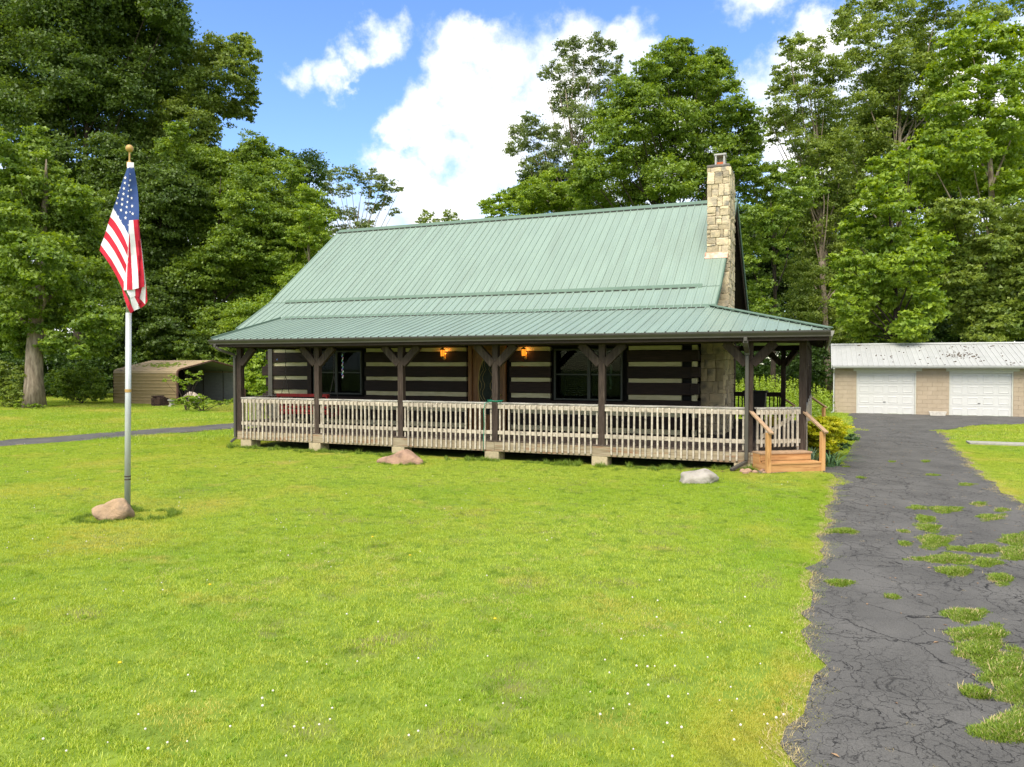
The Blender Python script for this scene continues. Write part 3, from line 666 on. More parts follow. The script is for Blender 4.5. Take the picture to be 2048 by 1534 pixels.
# --- steps
def steps(c0, d, nrm, gzv, name='porch_steps', label=None):
    """c0: plan point at the left end of the deck edge, d along the edge, nrm outward"""
    d = Vector((*d, 0)).normalized(); nrm = Vector((*nrm, 0)).normalized(); a = math.atan2(d.y, d.x); c0 = Vector((*c0, 0))
    T = lambda u, v, z: Matrix.Translation(c0+d*u+nrm*v+Vector((0, 0, z))) @ Matrix.Rotation(a, 4, 'Z')
    Wd = 1.22
    st = build(name, MB().box(-Wd/2+.04, Wd/2-.04, -.25, .25, 0, .20, mtx=T(Wd/2, .27, gzv-.05)), pine_h, cabin, label=label)
    for (v, z, ww) in ((.16, DZ+.0, .36), (.53, DZ-.175, .33)):
        mb = MB(); mb.box(-Wd/2, Wd/2, -ww/2, ww/2, -.019, .019, .004, 0, T(Wd/2, v, z-.019)); build('tread', mb, pine_grey if z > .45 else pine_h, st)
    for (v, z0, z1) in ((.30, DZ-.175, DZ-.04), (.66, gzv-.06, DZ-.215)):
        mb = MB(); mb.box(-Wd/2+.02, Wd/2-.02, -.019, .019, z0-(z0+z1)/2, z1-(z0+z1)/2, .003, 0, T(Wd/2, v, (z0+z1)/2)); build('riser', mb, pine_h, st)
    for u in (0.02, Wd-.02):
        mb = MB(); M4 = T(u, 0, 0)
        poly = [(0, gzv-.08), (.64, gzv-.08), (.64, DZ-.215), (.28, DZ-.215), (.28, DZ-.04), (0, DZ-.04)]
        v0 = [M4 @ Vector((-.019, -y, z)) for y, z in poly]; v1 = [M4 @ Vector((.019, -y, z)) for y, z in poly]
        n = len(poly); mb.add(v0+v1, [tuple(range(n)), tuple(reversed(range(n, 2*n)))]+[(i, i+n, (i+1) % n+n, (i+1) % n) for i in range(n)])
        build('stringer', mb, pine_h, st)
    for u in (-.02, Wd+.02):
        mb = MB(); mb.box(-.045, .045, -.045, .045, gzv-.1, .955, .004, 0, T(u, .66, 0)); build('newel_post', mb, pine, st)
        mb = MB(); A = c0+d*u-nrm*.06; B = c0+d*u+nrm*.80; strut(mb, (A.x, A.y, 1.36), (B.x, B.y, .945), .09, .04, .004); build('handrail', mb, pine_grey, st)
    return st
e = Vector((.93, .64)).normalized()
steps((.10, -.06), e, (e.y, -e.x), .12)
e2 = Vector((-.81, .62)).normalized()
steps((1.12, 9.36), e2, (e2.y, -e2.x), .0)

# --- roofs: every rib-to-rib strip a panel
PITCHM = .2286
PROF = [(0, -.004), (.004, .023), (.024, .023), (.029, 0), (.036, 0), (.098, 0), (.103, .005), (.118, .005), (.123, 0), (.165, 0), (.170, .005), (.185, .005), (.190, 0), (PITCHM+.004, 0)]
def slope_panels(parent, u0, u1, place, t0, t1, mat=roof_green):
    """u runs along the eave, place(u,t,h)->point; t0(u),t1(u) limits down and up the slope"""
    u = u0
    while u < u1-.02:
        mb = MB(); pr = [(min(a, u1-u), h) for a, h in PROF]; k = len(pr); ok = False
        for which in (0, 1):
            for (a, h) in pr:
                tb, tt = t0(u+a), t1(u+a); tt = max(tt, tb+.005); mb.v.append(tuple(place(u+a, tt if which else tb, h)))
                ok = ok or tt > tb+.03
        for i in range(k-1): mb.f.append((i, i+1, k+i+1, k+i)); mb.m.append(0)
        # small return at the eave so that the sheet has an edge
        o = len(mb.v)
        for (a, h) in pr: mb.v.append(tuple(place(u+a, t0(u+a), h-.012)))
        for i in range(k-1): mb.f.append((o+i, o+i+1, i+1, i)); mb.m.append(0)
        if ok: build('roof_panel', mb, mat, parent)
        u += PITCHM
XL, XR = -15.80, -1.04
def plane_fn(Y0, Z0, Y1, Z1):
    n = Vector((0, -(Z1-Z0), (Y1-Y0))).normalized()
    def f(u, t, h): return Vector((u, Y0+(Y1-Y0)*t, Z0+(Z1-Z0)*t))+n*h
    return f
def slab(Y0, Z0, Y1, Z1, x0, x1, th=.09):
    return MB().prism([(Y0, Z0-.012), (Y1, Z1-.012), (Y1, Z1-.012-th), (Y0, Z0-.012-th)], x0, x1, 'X')
RZ = 7.53
upper = build('main_roof', slab(3.5, 4.47, 7.5, RZ, XL+.01, XR-.01), beam_h, cabin)
slope_panels(upper, XL, XR, plane_fn(3.46, 4.455, 7.5, RZ), lambda u: 0, lambda u: 1)
lower = build('lower_roof', slab(1.9, 3.52, 3.5, 4.47, XL+.01, XR-.01), beam_h, cabin)
slope_panels(lower, XL, XR, plane_fn(1.88, 3.51, 3.5, 4.462), lambda u: 0, lambda u: 1)
back = build('back_roof', slab(7.5, RZ, 11.5, 4.47, XL+.01, XR-.01), beam_h, cabin)
for k in range(16):
    x0 = XL+k*(XR-XL)/16; mb = MB(); mb.prism([(7.5, RZ), (11.5, 4.47), (13.1, 3.52), (13.1, 3.50), (11.5, 4.45), (7.5, RZ-.02)], x0, x0+(XR-XL)/16, 'X'); build('roof_panel', mb, roof_green, back)
mb = MB()
mb.prism([(7.5, RZ+.045), (7.68, RZ-.09), (7.67, RZ-.10), (7.5, RZ+.03), (7.33, RZ-.10), (7.32, RZ-.09)], XL-.02, XR+.02, 'X'); build('ridge_cap', mb, roof_trim, upper)
# closures under ridge cap and under the transition flashing show as dark dashes
def closures(parent, Y, Z, x0, x1, th=.02):
    x = x0
    mb = MB()
    while x < x1-.2: mb.box(x+.045, x+PITCHM-.01, Y-.012, Y+.01, Z, Z+th); x += PITCHM
    o = build('rib_closures', mb, closure, parent); return o
closures(upper, 7.315, RZ-.135, XL, XR, .045)
fl = MB(); fl.prism([(3.40, 4.40), (3.43, 4.47), (3.52, 4.535), (3.53, 4.525), (3.45, 4.455), (3.42, 4.385)], -15.15, -1.5, 'X'); build('transition_flashing', fl, roof_trim, lower)
closures(lower, 3.395, 4.405, -15.15, -1.5, .03)
for xx, s_ in ((XL, -1), (XR, 1)):
    mb = MB(); a, b_ = sorted((xx, xx+s_*.03)); 
    mb.prism([(1.86, 3.53), (3.5, 4.50), (7.5, RZ+.03), (11.5, 4.50), (13.12, 3.53), (13.12, 3.36), (11.5, 4.34), (7.5, RZ-.13), (3.5, 4.34), (1.86, 3.36)], a, b_, 'X'); build('rake_trim', mb, roof_trim, upper)
    a, b_ = sorted((xx-s_*.02, xx-s_*.05)); mb = MB(); mb.prism([(1.88, 3.40), (3.5, 4.36), (7.5, RZ-.12), (11.5, 4.36), (13.1, 3.40), (13.1, 3.20), (11.5, 4.16), (7.5, RZ-.32), (3.5, 4.16), (1.88, 3.20)], a, b_, 'X'); build('barge_board', mb, beam_h, upper)
# dark soffit of the rake overhang
box('soffit_board', upper, soffit, XL+.05, -14.95, 2.0, 2.02, 3.30, 3.42)
# porch roof with a hip at the right-hand corner
EY, EZ, EX = -.50, 3.085, 1.60; TY, TZ, TX = 2.46, 3.825, -1.12; PXL = -14.52; BY = 10.55
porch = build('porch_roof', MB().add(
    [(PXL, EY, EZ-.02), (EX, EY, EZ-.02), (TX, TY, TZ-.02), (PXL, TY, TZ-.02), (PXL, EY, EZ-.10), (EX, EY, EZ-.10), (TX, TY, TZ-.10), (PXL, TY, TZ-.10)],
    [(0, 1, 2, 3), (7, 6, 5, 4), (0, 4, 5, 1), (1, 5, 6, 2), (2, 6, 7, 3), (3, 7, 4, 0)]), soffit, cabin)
def hip_t(u):
    if u <= TX: return 1.
    return max(0., (EX-u)/(EX-TX))
slope_panels(porch, PXL, EX, plane_fn(EY-.03, EZ-.008, TY, TZ), lambda u: 0, hip_t)
sideroof = build('side_porch_roof', MB().add(
    [(EX, EY, EZ-.02), (EX, BY, EZ-.02), (TX, BY-2.9, TZ-.02), (TX, TY, TZ-.02), (EX, EY, EZ-.10), (EX, BY, EZ-.10), (TX, BY-2.9, TZ-.10), (TX, TY, TZ-.10)],
    [(0, 1, 2, 3), (7, 6, 5, 4), (0, 4, 5, 1), (1, 5, 6, 2), (2, 6, 7, 3), (3, 7, 4, 0)]), soffit, cabin)
nS = Vector((TZ-EZ, 0, EX-TX)).normalized()
def side_pl(u, t, h): return Vector((EX+.02+(TX-EX)*t, u, EZ+(TZ-EZ)*t))+nS*h
def side_t(u):
    if u < TY: return max(0, (u-EY)/(TY-EY))
    if u > BY-2.9: return max(0, (BY-u)/2.9)
    return 1.
slope_panels(sideroof, EY, BY, side_pl, lambda u: 0, side_t)
br = build('back_porch_roof', MB().add([(EX, BY, EZ), (TX, BY, EZ), (TX, BY-2.9, TZ), (EX, BY, EZ-.08), (TX, BY, EZ-.08), (TX, BY-2.9, TZ-.08)], [(0, 1, 2), (5, 4, 3), (0, 3, 4, 1), (1, 4, 5, 2), (2, 5, 3, 0)]), roof_green, cabin)
mb = MB(); strut(mb, (EX+.02, EY-.02, EZ+.03), (TX, TY, TZ+.045), .16, .03, .008); build('hip_cap', mb, roof_trim, porch)
mb = MB(); strut(mb, (PXL-.01, EY-.02, EZ+.005), (PXL-.01, TY, TZ+.01), .03, .12, .004); build('rake_trim', mb, roof_trim, porch)
mb = MB(); mb.prism([(2.36, 3.80), (2.46, 3.86), (2.54, 3.91), (2.55, 3.90), (2.47, 3.845), (2.37, 3.785)], -14.5, -1.0, 'X'); build('head_flashing', mb, roof_trim, porch)
closures(porch, 2.345, 3.795, -14.3, -1.1, .03)
# rib closures at the eave
x = PXL; mb = MB()
while x < EX-.15:
    mb.box(x+.004, x+.036, EY-.035, EY-.02, EZ-.012, EZ+.012); x += PITCHM
build('rib_closures', mb, closure, porch)
# rafters and ceiling boards under the porch roof
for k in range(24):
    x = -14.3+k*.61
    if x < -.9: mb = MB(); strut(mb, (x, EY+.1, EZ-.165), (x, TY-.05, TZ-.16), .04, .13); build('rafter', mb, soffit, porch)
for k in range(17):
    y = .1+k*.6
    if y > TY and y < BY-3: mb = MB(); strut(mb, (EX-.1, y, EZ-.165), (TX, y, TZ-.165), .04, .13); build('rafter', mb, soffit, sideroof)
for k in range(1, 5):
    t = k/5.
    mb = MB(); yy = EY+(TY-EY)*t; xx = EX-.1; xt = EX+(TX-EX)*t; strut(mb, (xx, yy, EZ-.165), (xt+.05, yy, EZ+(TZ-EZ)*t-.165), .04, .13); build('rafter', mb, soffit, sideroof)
box('fascia', porch, beam_h, PXL, EX, EY+.002, EY+.04, EZ-.22, EZ-.03)
box('fascia', sideroof, beam_h, EX-.04, EX-.002, EY+.05, BY, EZ-.22, EZ-.03)
# gutter: K profile along the front, and downspouts
gp = [(EY, EZ-.03), (EY-.115, EZ-.03), (EY-.118, EZ-.045), (EY-.105, EZ-.07), (EY-.07, EZ-.115), (EY-.065, EZ-.145), (EY, EZ-.145)]
gt = MB(); gt.prism(gp, PXL-.03, EX+.03, 'X'); gut = build('gutter', gt, gutter_m, cabin)
lip = MB(); lip.box(PXL-.03, EX+.03, EY-.125, EY-.112, EZ-.032, EZ-.018); build('gutter_lip', lip, gutter_m, gut)
se = MB(); se.prism([(EX-.0, EZ-.03), (EX+.10, EZ-.03), (EX+.09, EZ-.08), (EX+.055, EZ-.145), (EX, EZ-.145)], EY-.02, BY, 'Y'); build('side_gutter', se, M('pale_gutter_end', (.30, .29, .26), (.22, .21, .18), 5, .6), gut)
def downspout(x, y0, x1, foot):
    mb = MB()
    pts = [(x1, EY-.05, EZ-.14), (x1, EY-.05, EZ-.23), (x1+(x-x1)*.25, EY+.04, EZ-.30), (x, y0-.01, EZ-.44), (x, y0, EZ-.52), (x, y0, .30)]
    for a, b_ in zip(pts[:-1], pts[1:]):
        strut(mb, a, b_, .105, .075, .01)
    strut(mb, (x, y0, .27), (x+foot[0], y0+foot[1], foot[2]), .085, .065, .008)
    return build('downspout', mb, gutter_m, cabin)
downspout(-.02, -.13, -.02, (-.28, -.38, .13)); downspout(-14.10, -.06, -14.35, (-.10, -.10, .15))

# --- chimney of individual stones
chim = build('chimney', MB().box(-1.54, -.975, 3.74, 6.02, 0, 3.62).box(-1.54, -.975, 4.74, 6.02, 3.62, 7.92), mortar_m, cabin)
def stone(fr, u, v, wd, h, nrm):
    """irregular stone on the face; fr(u,v,out)->world"""
    c = [(u+.004, v+.004), (u+wd-.004, v+.004), (u+wd-.004, v+h-.004), (u+.004, v+h-.004)]
    k = min(wd, h)*.16
    pts = []
    for i, (a, b_) in enumerate(c):
        a2, b2 = c[(i+1) % 4]
        pts.append((a+(a2-a)*.06+random.uniform(-k, k)*.35, b_+(b2-b_)*.06+random.uniform(-k, k)*.35)); pts.append((a+(a2-a)*.5+random.uniform(-k, k)*.3, b_+(b2-b_)*.5+random.uniform(-k, k)*.3)); pts.append((a+(a2-a)*.94+random.uniform(-k, k)*.35, b_+(b2-b_)*.94+random.uniform(-k, k)*.35))
    cu_, cv = u+wd/2, v+h/2; n = len(pts); mb = MB()
    dp = random.uniform(.012, .045)
    for (sc, out) in ((1, -.02), (1, dp*.6), (.93, dp), (.5, dp+random.uniform(-.004, .012))):
        for (a, b_) in pts: mb.v.append(tuple(fr(cu_+(a-cu_)*sc, cv+(b_-cv)*sc, out+(random.uniform(-.004, .004) if sc < 1 else 0))))
    for r_ in range(3):
        for i in range(n): mb.f.append((r_*n+i, r_*n+(i+1) % n, (r_+1)*n+(i+1) % n, (r_+1)*n+i)); mb.m.append(0)
    mb.f.append(tuple(3*n+i for i in range(n))); mb.m.append(0)
    if nrm < 0: mb.f = [f_[::-1] for f_ in mb.f]
    build('stone', mb, stone_m, chim)
def face_stones(fr, W_, z0, z1, nrm, hmin=.14, hmax=.34):
    z = z0
    while z < z1-.05:
        h = min(random.uniform(hmin, hmax), z1-z)
        if z1-z-h < .1: h = z1-z
        u = 0
        while u < W_-.02:
            wd = random.uniform(.09, .34)
            if W_-u-wd < .12: wd = W_-u
            if h > .2 and random.random() < .45: q_ = random.uniform(.28, .7); stone(fr, u, z, wd, h*q_, nrm); stone(fr, u, z+h*q_, wd, h*(1-q_), nrm)
            else: stone(fr, u, z, wd, h, nrm)
            u += wd
        z += h
face_stones(lambda u, v, o: Vector((-1.56+u, 3.72-o, v)), .60, .45, 3.6, 1, .2, .48)
face_stones(lambda u, v, o: Vector((-.96+o, 3.72+u, v)), 2.32, .45, 3.6, 1, .2, .45)
face_stones(lambda u, v, o: Vector((-1.56+u, 4.72-o, v)), .60, 3.7, 7.88, 1, .10, .36)
face_stones(lambda u, v, o: Vector((-.96+o, 4.72+u, v)), 1.32, 3.6, 7.88, 1, .10, .34)
box('chimney_crown', chim, cap_m, -1.57, -.95, 4.71, 6.05, 7.88, 7.96, .02)
flue = MB(); fx0, fx1, fy0, fy1 = -1.36, -1.10, 4.85, 5.15
for (a, b_) in ((fx0, fy0), (fx1-.03, fy0), (fx0, fy1-.03), (fx1-.03, fy1-.03)): flue.box(a-.008, a+.038, b_-.008, b_+.038, 7.96, 8.24)
flue.box(fx0-.03, fx1+.03, fy0-.03, fy1+.03, 8.24, 8.285); flue.box(fx0, fx1, fy1+.0, fy1+.012, 7.96, 8.24)
build('chimney_cowl', flue, zinc, chim); box('flue_liner', chim, clay, fx0+.04, fx1-.04, fy0+.04, fy1-.04, 7.96, 8.06)
mb = MB(); mb.prism([(4.60, 5.34), (4.70, 5.52), (4.71, 5.50), (4.63, 5.32)], -1.60, -.98, 'X'); mb.box(-1.60, -1.575, 4.62, 5.9, 5.42, 5.50); build('copper_flashing', mb, copper, chim)

# --- things on the porch
def lantern(x, z, label):
    t = empty('wall_lantern', (x, WY-.06, z), label, 'lantern', 'amber lanterns beside the front door')
    y = WY-.20
    for k in range(6):
        a0, a1 = k*math.pi/3, (k+1)*math.pi/3; r0, r1 = .06, .072
        g_ = MB(); g_.add([(x+r0*math.cos(a0), y+r0*math.sin(a0), z-.09), (x+r0*math.cos(a1), y+r0*math.sin(a1), z-.09), (x+r1*math.cos(a1), y+r1*math.sin(a1), z+.09), (x+r1*math.cos(a0), y+r1*math.sin(a0), z+.09)], [(0, 1, 2, 3)])
        build('glass_pane', g_, amber, t)
    c_ = MB()
    for k in range(6):
        a0 = k*math.pi/3; c_.tube([(x+.062*math.cos(a0), y+.062*math.sin(a0), z-.09), (x+.075*math.cos(a0), y+.075*math.sin(a0), z+.09)], .005, 4)
    c_.tube([(x, y, z+.09), (x, y, z+.10), (x, y, z+.14), (x, y, z+.17)], [.09, .085, .035, .008], 6); c_.tube([(x, y, z-.09), (x, y, z-.10), (x, y, z-.14)], [.07, .06, .012], 6)
    build('cage', c_, brass, t)
    a_ = MB(); a_.tube([(x, WY-.055, z-.10), (x+.05, WY-.10, z-.17), (x+.03, WY-.16, z-.19), (x, y, z-.14)], .010, 6); a_.box(x-.045, x+.045, WY-.065, WY-.05, z-.16, z+.0)
    build('bracket', a_, brass, t)
    build('bulb', MB().sphere((x, y, z+.015), .026, 8, 6), bulb, t)
    ld = bpy.data.lights.new('lantern_light', 'POINT'); ld.energy = 1.1; ld.color = (1, .45, .10); ld.shadow_soft_size = .04
    lo = bpy.data.objects.new('lantern_light', ld); COL.objects.link(lo); lo.parent = t; lo.location = (0, -.045, .02)
    return t
lantern(-8.60, 2.70, 'amber glass lantern on the log wall between window and door')
lantern(-6.10, 2.70, 'amber glass lantern on the log wall just right of the door')
# porch swing
sw = empty('porch_swing', (-12.6, 1.3, DZ), 'red slatted porch swing hanging on chains behind the railing', 'swing')
mb = MB(); strut(mb, (-13.55, 1.05, 1.47), (-11.75, 1.15, 1.47), .04, .09, .004); build('top_slat', mb, red_paint, sw)
for k in range(4): 
    mb = MB(); strut(mb, (-13.5, 1.08+.02*k, 1.34-k*.11), (-11.8, 1.18+.02*k, 1.34-k*.11), .03, .07, .003); build('back_slat', mb, red_paint, sw)
for k in range(5):
    mb = MB(); strut(mb, (-13.5, 1.2+.09*k, .93), (-11.8, 1.28+.09*k, .93), .075, .03, .003); build('seat_slat', mb, red_paint, sw)
for x in (-13.52, -11.78):
    mb = MB(); strut(mb, (x, 1.08, 1.50), (x, 1.16, .86), .05, .05, .003); strut(mb, (x, 1.12, 1.16), (x, 1.72, 1.16), .06, .03, .003); strut(mb, (x, 1.68, 1.16), (x, 1.66, .86), .05, .04, .003); strut(mb, (x, 1.1, .88), (x, 1.75, .88), .05, .05, .003); build('arm_frame', mb, red_paint, sw)
    for yy in (1.10, 1.68):
        c_ = MB(); top = Vector((x+.02, 1.4, 2.05)); bot = Vector((x, yy, 1.14)); nL = 24
        for i in range(nL):
            p = bot.lerp(top, (i+.5)/nL); c_.sphere(p, .016, 5, 4, 0, (.5 if i % 2 else 1, 1 if i % 2 else .5, 1.3))
        build('chain', c_, chain_m, sw)
    c_ = MB()
    for i in range(20): c_.sphere((x+.02, 1.4, 2.07+i*.045), .016, 5, 4, 0, (.5 if i % 2 else 1, 1 if i % 2 else .5, 1.4))
    build('chain', c_, chain_m, sw)
# sun catchers
def catcher(x, z0, z1, n, label, r=.018):
    t = empty('suncatcher', (x, .35, z1), label, 'ornament')
    cols = [M('bead_clear', (.75, .85, .80), (.6, .7, .7), 9, .15, spec=.8), M('bead_pink', (.70, .35, .55), (.6, .3, .5), 9, .15, spec=.8), M('bead_blue', (.20, .30, .80), (.15, .2, .7), 9, .15, spec=.8), M('bead_green', (.30, .65, .40), (.2, .5, .3), 9, .15, spec=.8)]
    st_ = MB(); st_.tube([(x, .35, z1), (x, .35, z0)], .002, 4); build('string', st_, chain_m, t)
    for i in range(n):
        z = z0+(min(z1, z0+.62)-z0)*i/max(1, n-1); b_ = MB().sphere((x+.02*math.sin(i*2.1), .35, z), r, 6, 4, 0, (1, 1, 1.4)); build('bead', b_, cols[i % 4] if n > 3 else cols[2], t)
    return t
catcher(-10.72, 2.02, 2.95, 16, 'string of coloured glass beads hanging before the left window')
catcher(-12.95, 2.52, 2.95, 2, 'small blue glass ornament hanging above the red swing', .022)
# hose over the rail at the middle post
hs_ = MB()
for k in range(3):
    pts = [(PX[3]+.0+(.17+.015*k)*math.cos(t), -.02+(.14+.01*k)*math.sin(t), 1.455+.016*k+.008*math.sin(t*3+k)) for t in [i*2*math.pi/20 for i in range(21)]]
    hs_.tube(pts, .008, 6)
hs_.tube([(PX[3]-.17, -.05, 1.455), (PX[3]-.24, -.11, 1.42), (PX[3]-.27, -.12, 1.25), (PX[3]-.26, -.11, .9), (PX[3]-.28, -.12, .5), (PX[3]-.28, -.11, .22)], .008, 6)
build('garden_hose', hs_, hose_m, smooth=True, label='thin green hose looped round the middle porch post above the rail', cat='hose')
# bin and folded parasol on the side porch
bn = empty('wheelie_bin', (-.45, 7.6, DZ), 'black lidded bin with yellow box beside it on the side porch', 'bin')
mb = MB(); mb.add([(-.72, 7.35, DZ+.05), (-.2, 7.35, DZ+.05), (-.2, 7.85, DZ+.05), (-.72, 7.85, DZ+.05), (-.78, 7.3, 1.5), (-.12, 7.3, 1.5), (-.12, 7.92, 1.5), (-.78, 7.92, 1.5)], [(3, 2, 1, 0), (4, 5, 6, 7), (0, 1, 5, 4), (1, 2, 6, 5), (2, 3, 7, 6), (3, 0, 4, 7)]); build('bin_body', mb, black_pl, bn)
mb = MB(); mb.box(-.82, -.08, 7.25, 7.96, 1.5, 1.56, .02); build('lid', mb, black_pl, bn)
for x in (-.66, -.26): mb = MB(); mb.tube([(x-.03, 7.82, DZ+.1), (x+.03, 7.82, DZ+.1)], .1, 12); build('wheel', mb, black_pl, bn)
mb = MB(); mb.box(-.05, .22, 7.2, 7.5, DZ, DZ+.25, .01); mb.box(-.055, .225, 7.195, 7.505, DZ+.25, DZ+.28, .01)
build('tool_box', mb, yellow_pl, label='small yellow box standing on the side porch floor', cat='box')
mb = MB(); mb.tube([(-.78, 9.3, 1.95), (-.1, 8.9, DZ)], .022, 6); mb.tube([(-.78, 9.3, 1.95), (-.86, 9.35, 2.1)], [.03, .02], 6)
build('leaning_pole', mb, beam_dark, label='dark pole leaning against the chimney end of the porch', cat='pole')

# ------------------------------------------------------------------ garage
gar = empty('garage', (6.5, 27, 0), 'long cream block garage with two white doors and white metal roof', 'garage')
GY = 23.4; G0, G1 = 2.06, 11.6; GB = -.08
wall = build('front_wall', MB().box(G0+.01, 3.04, GY+.02, GY+.2, GB, 2.24).box(5.62, 7.0, GY+.02, GY+.2, GB, 2.24).box(9.54, G1-.01, GY+.02, GY+.2, GB, 2.24).box(3.04, 5.62, GY+.02, GY+.2, 2.0, 2.24).box(7.0, 9.54, GY+.02, GY+.2, 2.0, 2.24), garage_joint, gar)
build('side_wall', MB().box(G0, G0+.18, GY+.2, 30, GB, 2.24).box(G1-.18, G1, GY+.2, 30, GB, 2.24).box(G0, G1, 30, 30.2, GB, 2.24).prism([(GY+.05, 2.24), (30.15, 2.24), (26.8, 3.38)], G0+.02, G0+.18, 'X').prism([(GY+.05, 2.24), (30.15, 2.24), (26.8, 3.38)], G1-.18, G1-.02, 'X'), red_brown, gar)
bh, bl = .2032, .4064
for row in range(12):
    z0 = GB+row*bh; z1 = min(z0+bh, 2.24)
    if z1-z0 < .05: continue
    for (a, b_) in ((G0, 3.035), (5.625, 6.995), (9.545, G1)):
        x = math.floor(a/bl)*bl+(bl/2 if row % 2 else 0)
        if x > a: x -= bl
        while x < b_:
            x0, x1 = max(x, a), min(x+bl, b_)
            if x1-x0 > .04: box('block', wall, garage_block, x0+.003, x1-.003, GY+.002, GY+.06, z0+.003, z1-.003, .0035)
            x += bl
for (a, b_) in ((3.04, 5.62), (7.0, 9.54)):
    dr = build('garage_door', MB().box(a+.04, b_-.04, GY+.09, GY+.13, GB, 1.98), white_paint, gar)
    nw = 4; nh = 4; sw_ = (b_-a-.08)/nw; sh_ = (1.98-GB)/nh
    for j in range(nh):
        box('door_section', dr, white_paint, a+.04, b_-.04, GY+.075, GY+.089, GB+j*sh_+.005, GB+(j+1)*sh_-.005, .004)
        for i in range(nw):
            x0 = a+.04+i*sw_+.10; z0 = GB+j*sh_+.10
            mb = MB(); xa, xb, za, zb = x0, x0+sw_-.20, z0, z0+sh_-.20; y0 = GY+.0745
            o4 = [(xa, za), (xb, za), (xb, zb), (xa, zb)]; i4 = [(xa+.05, za+.05), (xb-.05, za+.05), (xb-.05, zb-.05), (xa+.05, zb-.05)]
            m4_ = [(xa+.02, za+.02), (xb-.02, za+.02), (xb-.02, zb-.02), (xa+.02, zb-.02)]
            mb.v += [(p[0], y0, p[1]) for p in o4]+[(p[0], y0-.013, p[1]) for p in m4_]+[(p[0], y0-.004, p[1]) for p in i4]
            for r_ in range(2):
                for k in range(4): mb.f.append((r_*4+k, r_*4+(k+1) % 4, r_*4+4+(k+1) % 4, r_*4+4+k)); mb.m.append(0)
            mb.f.append((8, 9, 10, 11)); mb.m.append(0); build('door_panel', mb, white_paint, dr)
    mb = MB(); xc = (a+b_)/2-.05; mb.tube([(xc-.05, GY+.05, .58), (xc+.05, GY+.05, .58)], .012, 6); mb.box(xc-.01, xc+.01, GY+.04, GY+.075, .57, .59); build('handle', mb, chain_m, dr)
    mb = MB(); mb.box(a, a+.04, GY+.0, GY+.09, GB, 1.98); mb.box(b_-.04, b_, GY+.0, GY+.09, GB, 1.98); mb.box(a-.0, b_+.0, GY-.012, GY+.09, 1.98, 2.06); build('door_frame', mb, cream_trim, dr)
    build('header', MB().box(a-.14, b_+.24, GY-.03, GY+.001, 2.062, 2.20, .004), cream_trim, dr)
GE, GR, GRY = 2.33, 3.45, 26.8
groof = build('garage_roof', MB().prism([(GY-.35, GE-.02), (GRY, GR-.02), (30.5, GE-.02), (30.5, GE-.10), (GRY, GR-.10), (GY-.35, GE-.10)], 1.95, 11.8, 'X'), white_trim, gar)
slope_panels(groof, 1.93, 11.8, plane_fn(GY-.38, GE, GRY, GR), lambda u: 0, lambda u: 1, garage_roof_m)
mb = MB(); mb.prism([(GRY, GR+.05), (GRY+.2, GR-.02), (GRY+.2, GR-.03), (GRY, GR+.035), (GRY-.2, GR-.03), (GRY-.2, GR-.02)], 1.9, 11.84, 'X'); build('ridge_cap', mb, white_trim, groof)
mb = MB(); mb.prism([(GY-.39, GE+.02), (GRY, GR+.03), (GRY, GR-.12), (GY-.39, GE-.13)], 1.90, 1.93, 'X'); build('rake_trim', mb, white_trim, groof)
mb = MB(); mb.prism([(GY-.36, GE-.02), (GY-.47, GE-.02), (GY-.47, GE-.05), (GY-.43, GE-.12), (GY-.36, GE-.12)], 1.95, 11.8, 'X'); gg = build('gutter', mb, white_trim, gar)
mb = MB(); 
for a, b_ in (((2.02, GY-.42, GE-.12), (2.02, GY-.30, GE-.22)), ((2.02, GY-.30, GE-.22), (2.02, GY-.06, GE-.34)), ((2.02, GY-.05, GE-.32), (2.02, GY-.05, .05)), ((2.02, GY-.05, .08), (1.86, GY-.22, -.02))): strut(mb, a, b_, .08, .06, .008)
build('downspout', mb, white_trim, gar)
mb = MB(); na = Vector((0, -(GR-GE), GRY-GY+.38)).normalized()
for k in range(120):
    u = random.uniform(3.2, 11.6); t = random.random()
    if random.random() < .35: u = random.gauss(7.6, .35); t = random.gauss(.45, .07)
    t = min(max(t, .02), .98); c_ = Vector((u, GY-.38+(GRY-GY+.38)*t, GE+(GR-GE)*t))+na*.025; a = random.uniform(0, 3.1); l = random.uniform(.015, .05)*(2.2 if random.random() < .15 else 1); wd = random.uniform(.01, .03)
    d1 = Vector((math.cos(a), math.sin(a)*.95, math.sin(a)*.3))*l; d2 = Vector((-math.sin(a), math.cos(a)*.95, math.cos(a)*.3))*wd
    q = [c_-d1-d2, c_+d1-d2, c_+d1+d2+na*.01, c_-d1+d2]; mb.add(q+[p-na*.02 for p in q], [(0, 1, 2, 3), (0, 4, 5, 1), (1, 5, 6, 2), (2, 6, 7, 3), (3, 7, 4, 0)])
build('leaf_litter', mb, debris_m, label='fallen leaves and twigs strewn over the white garage roof', cat='leaf litter', kind='stuff')
mb = MB(); x0, x1, y0, y1 = 6.10, 6.83, 22.75, 23.0
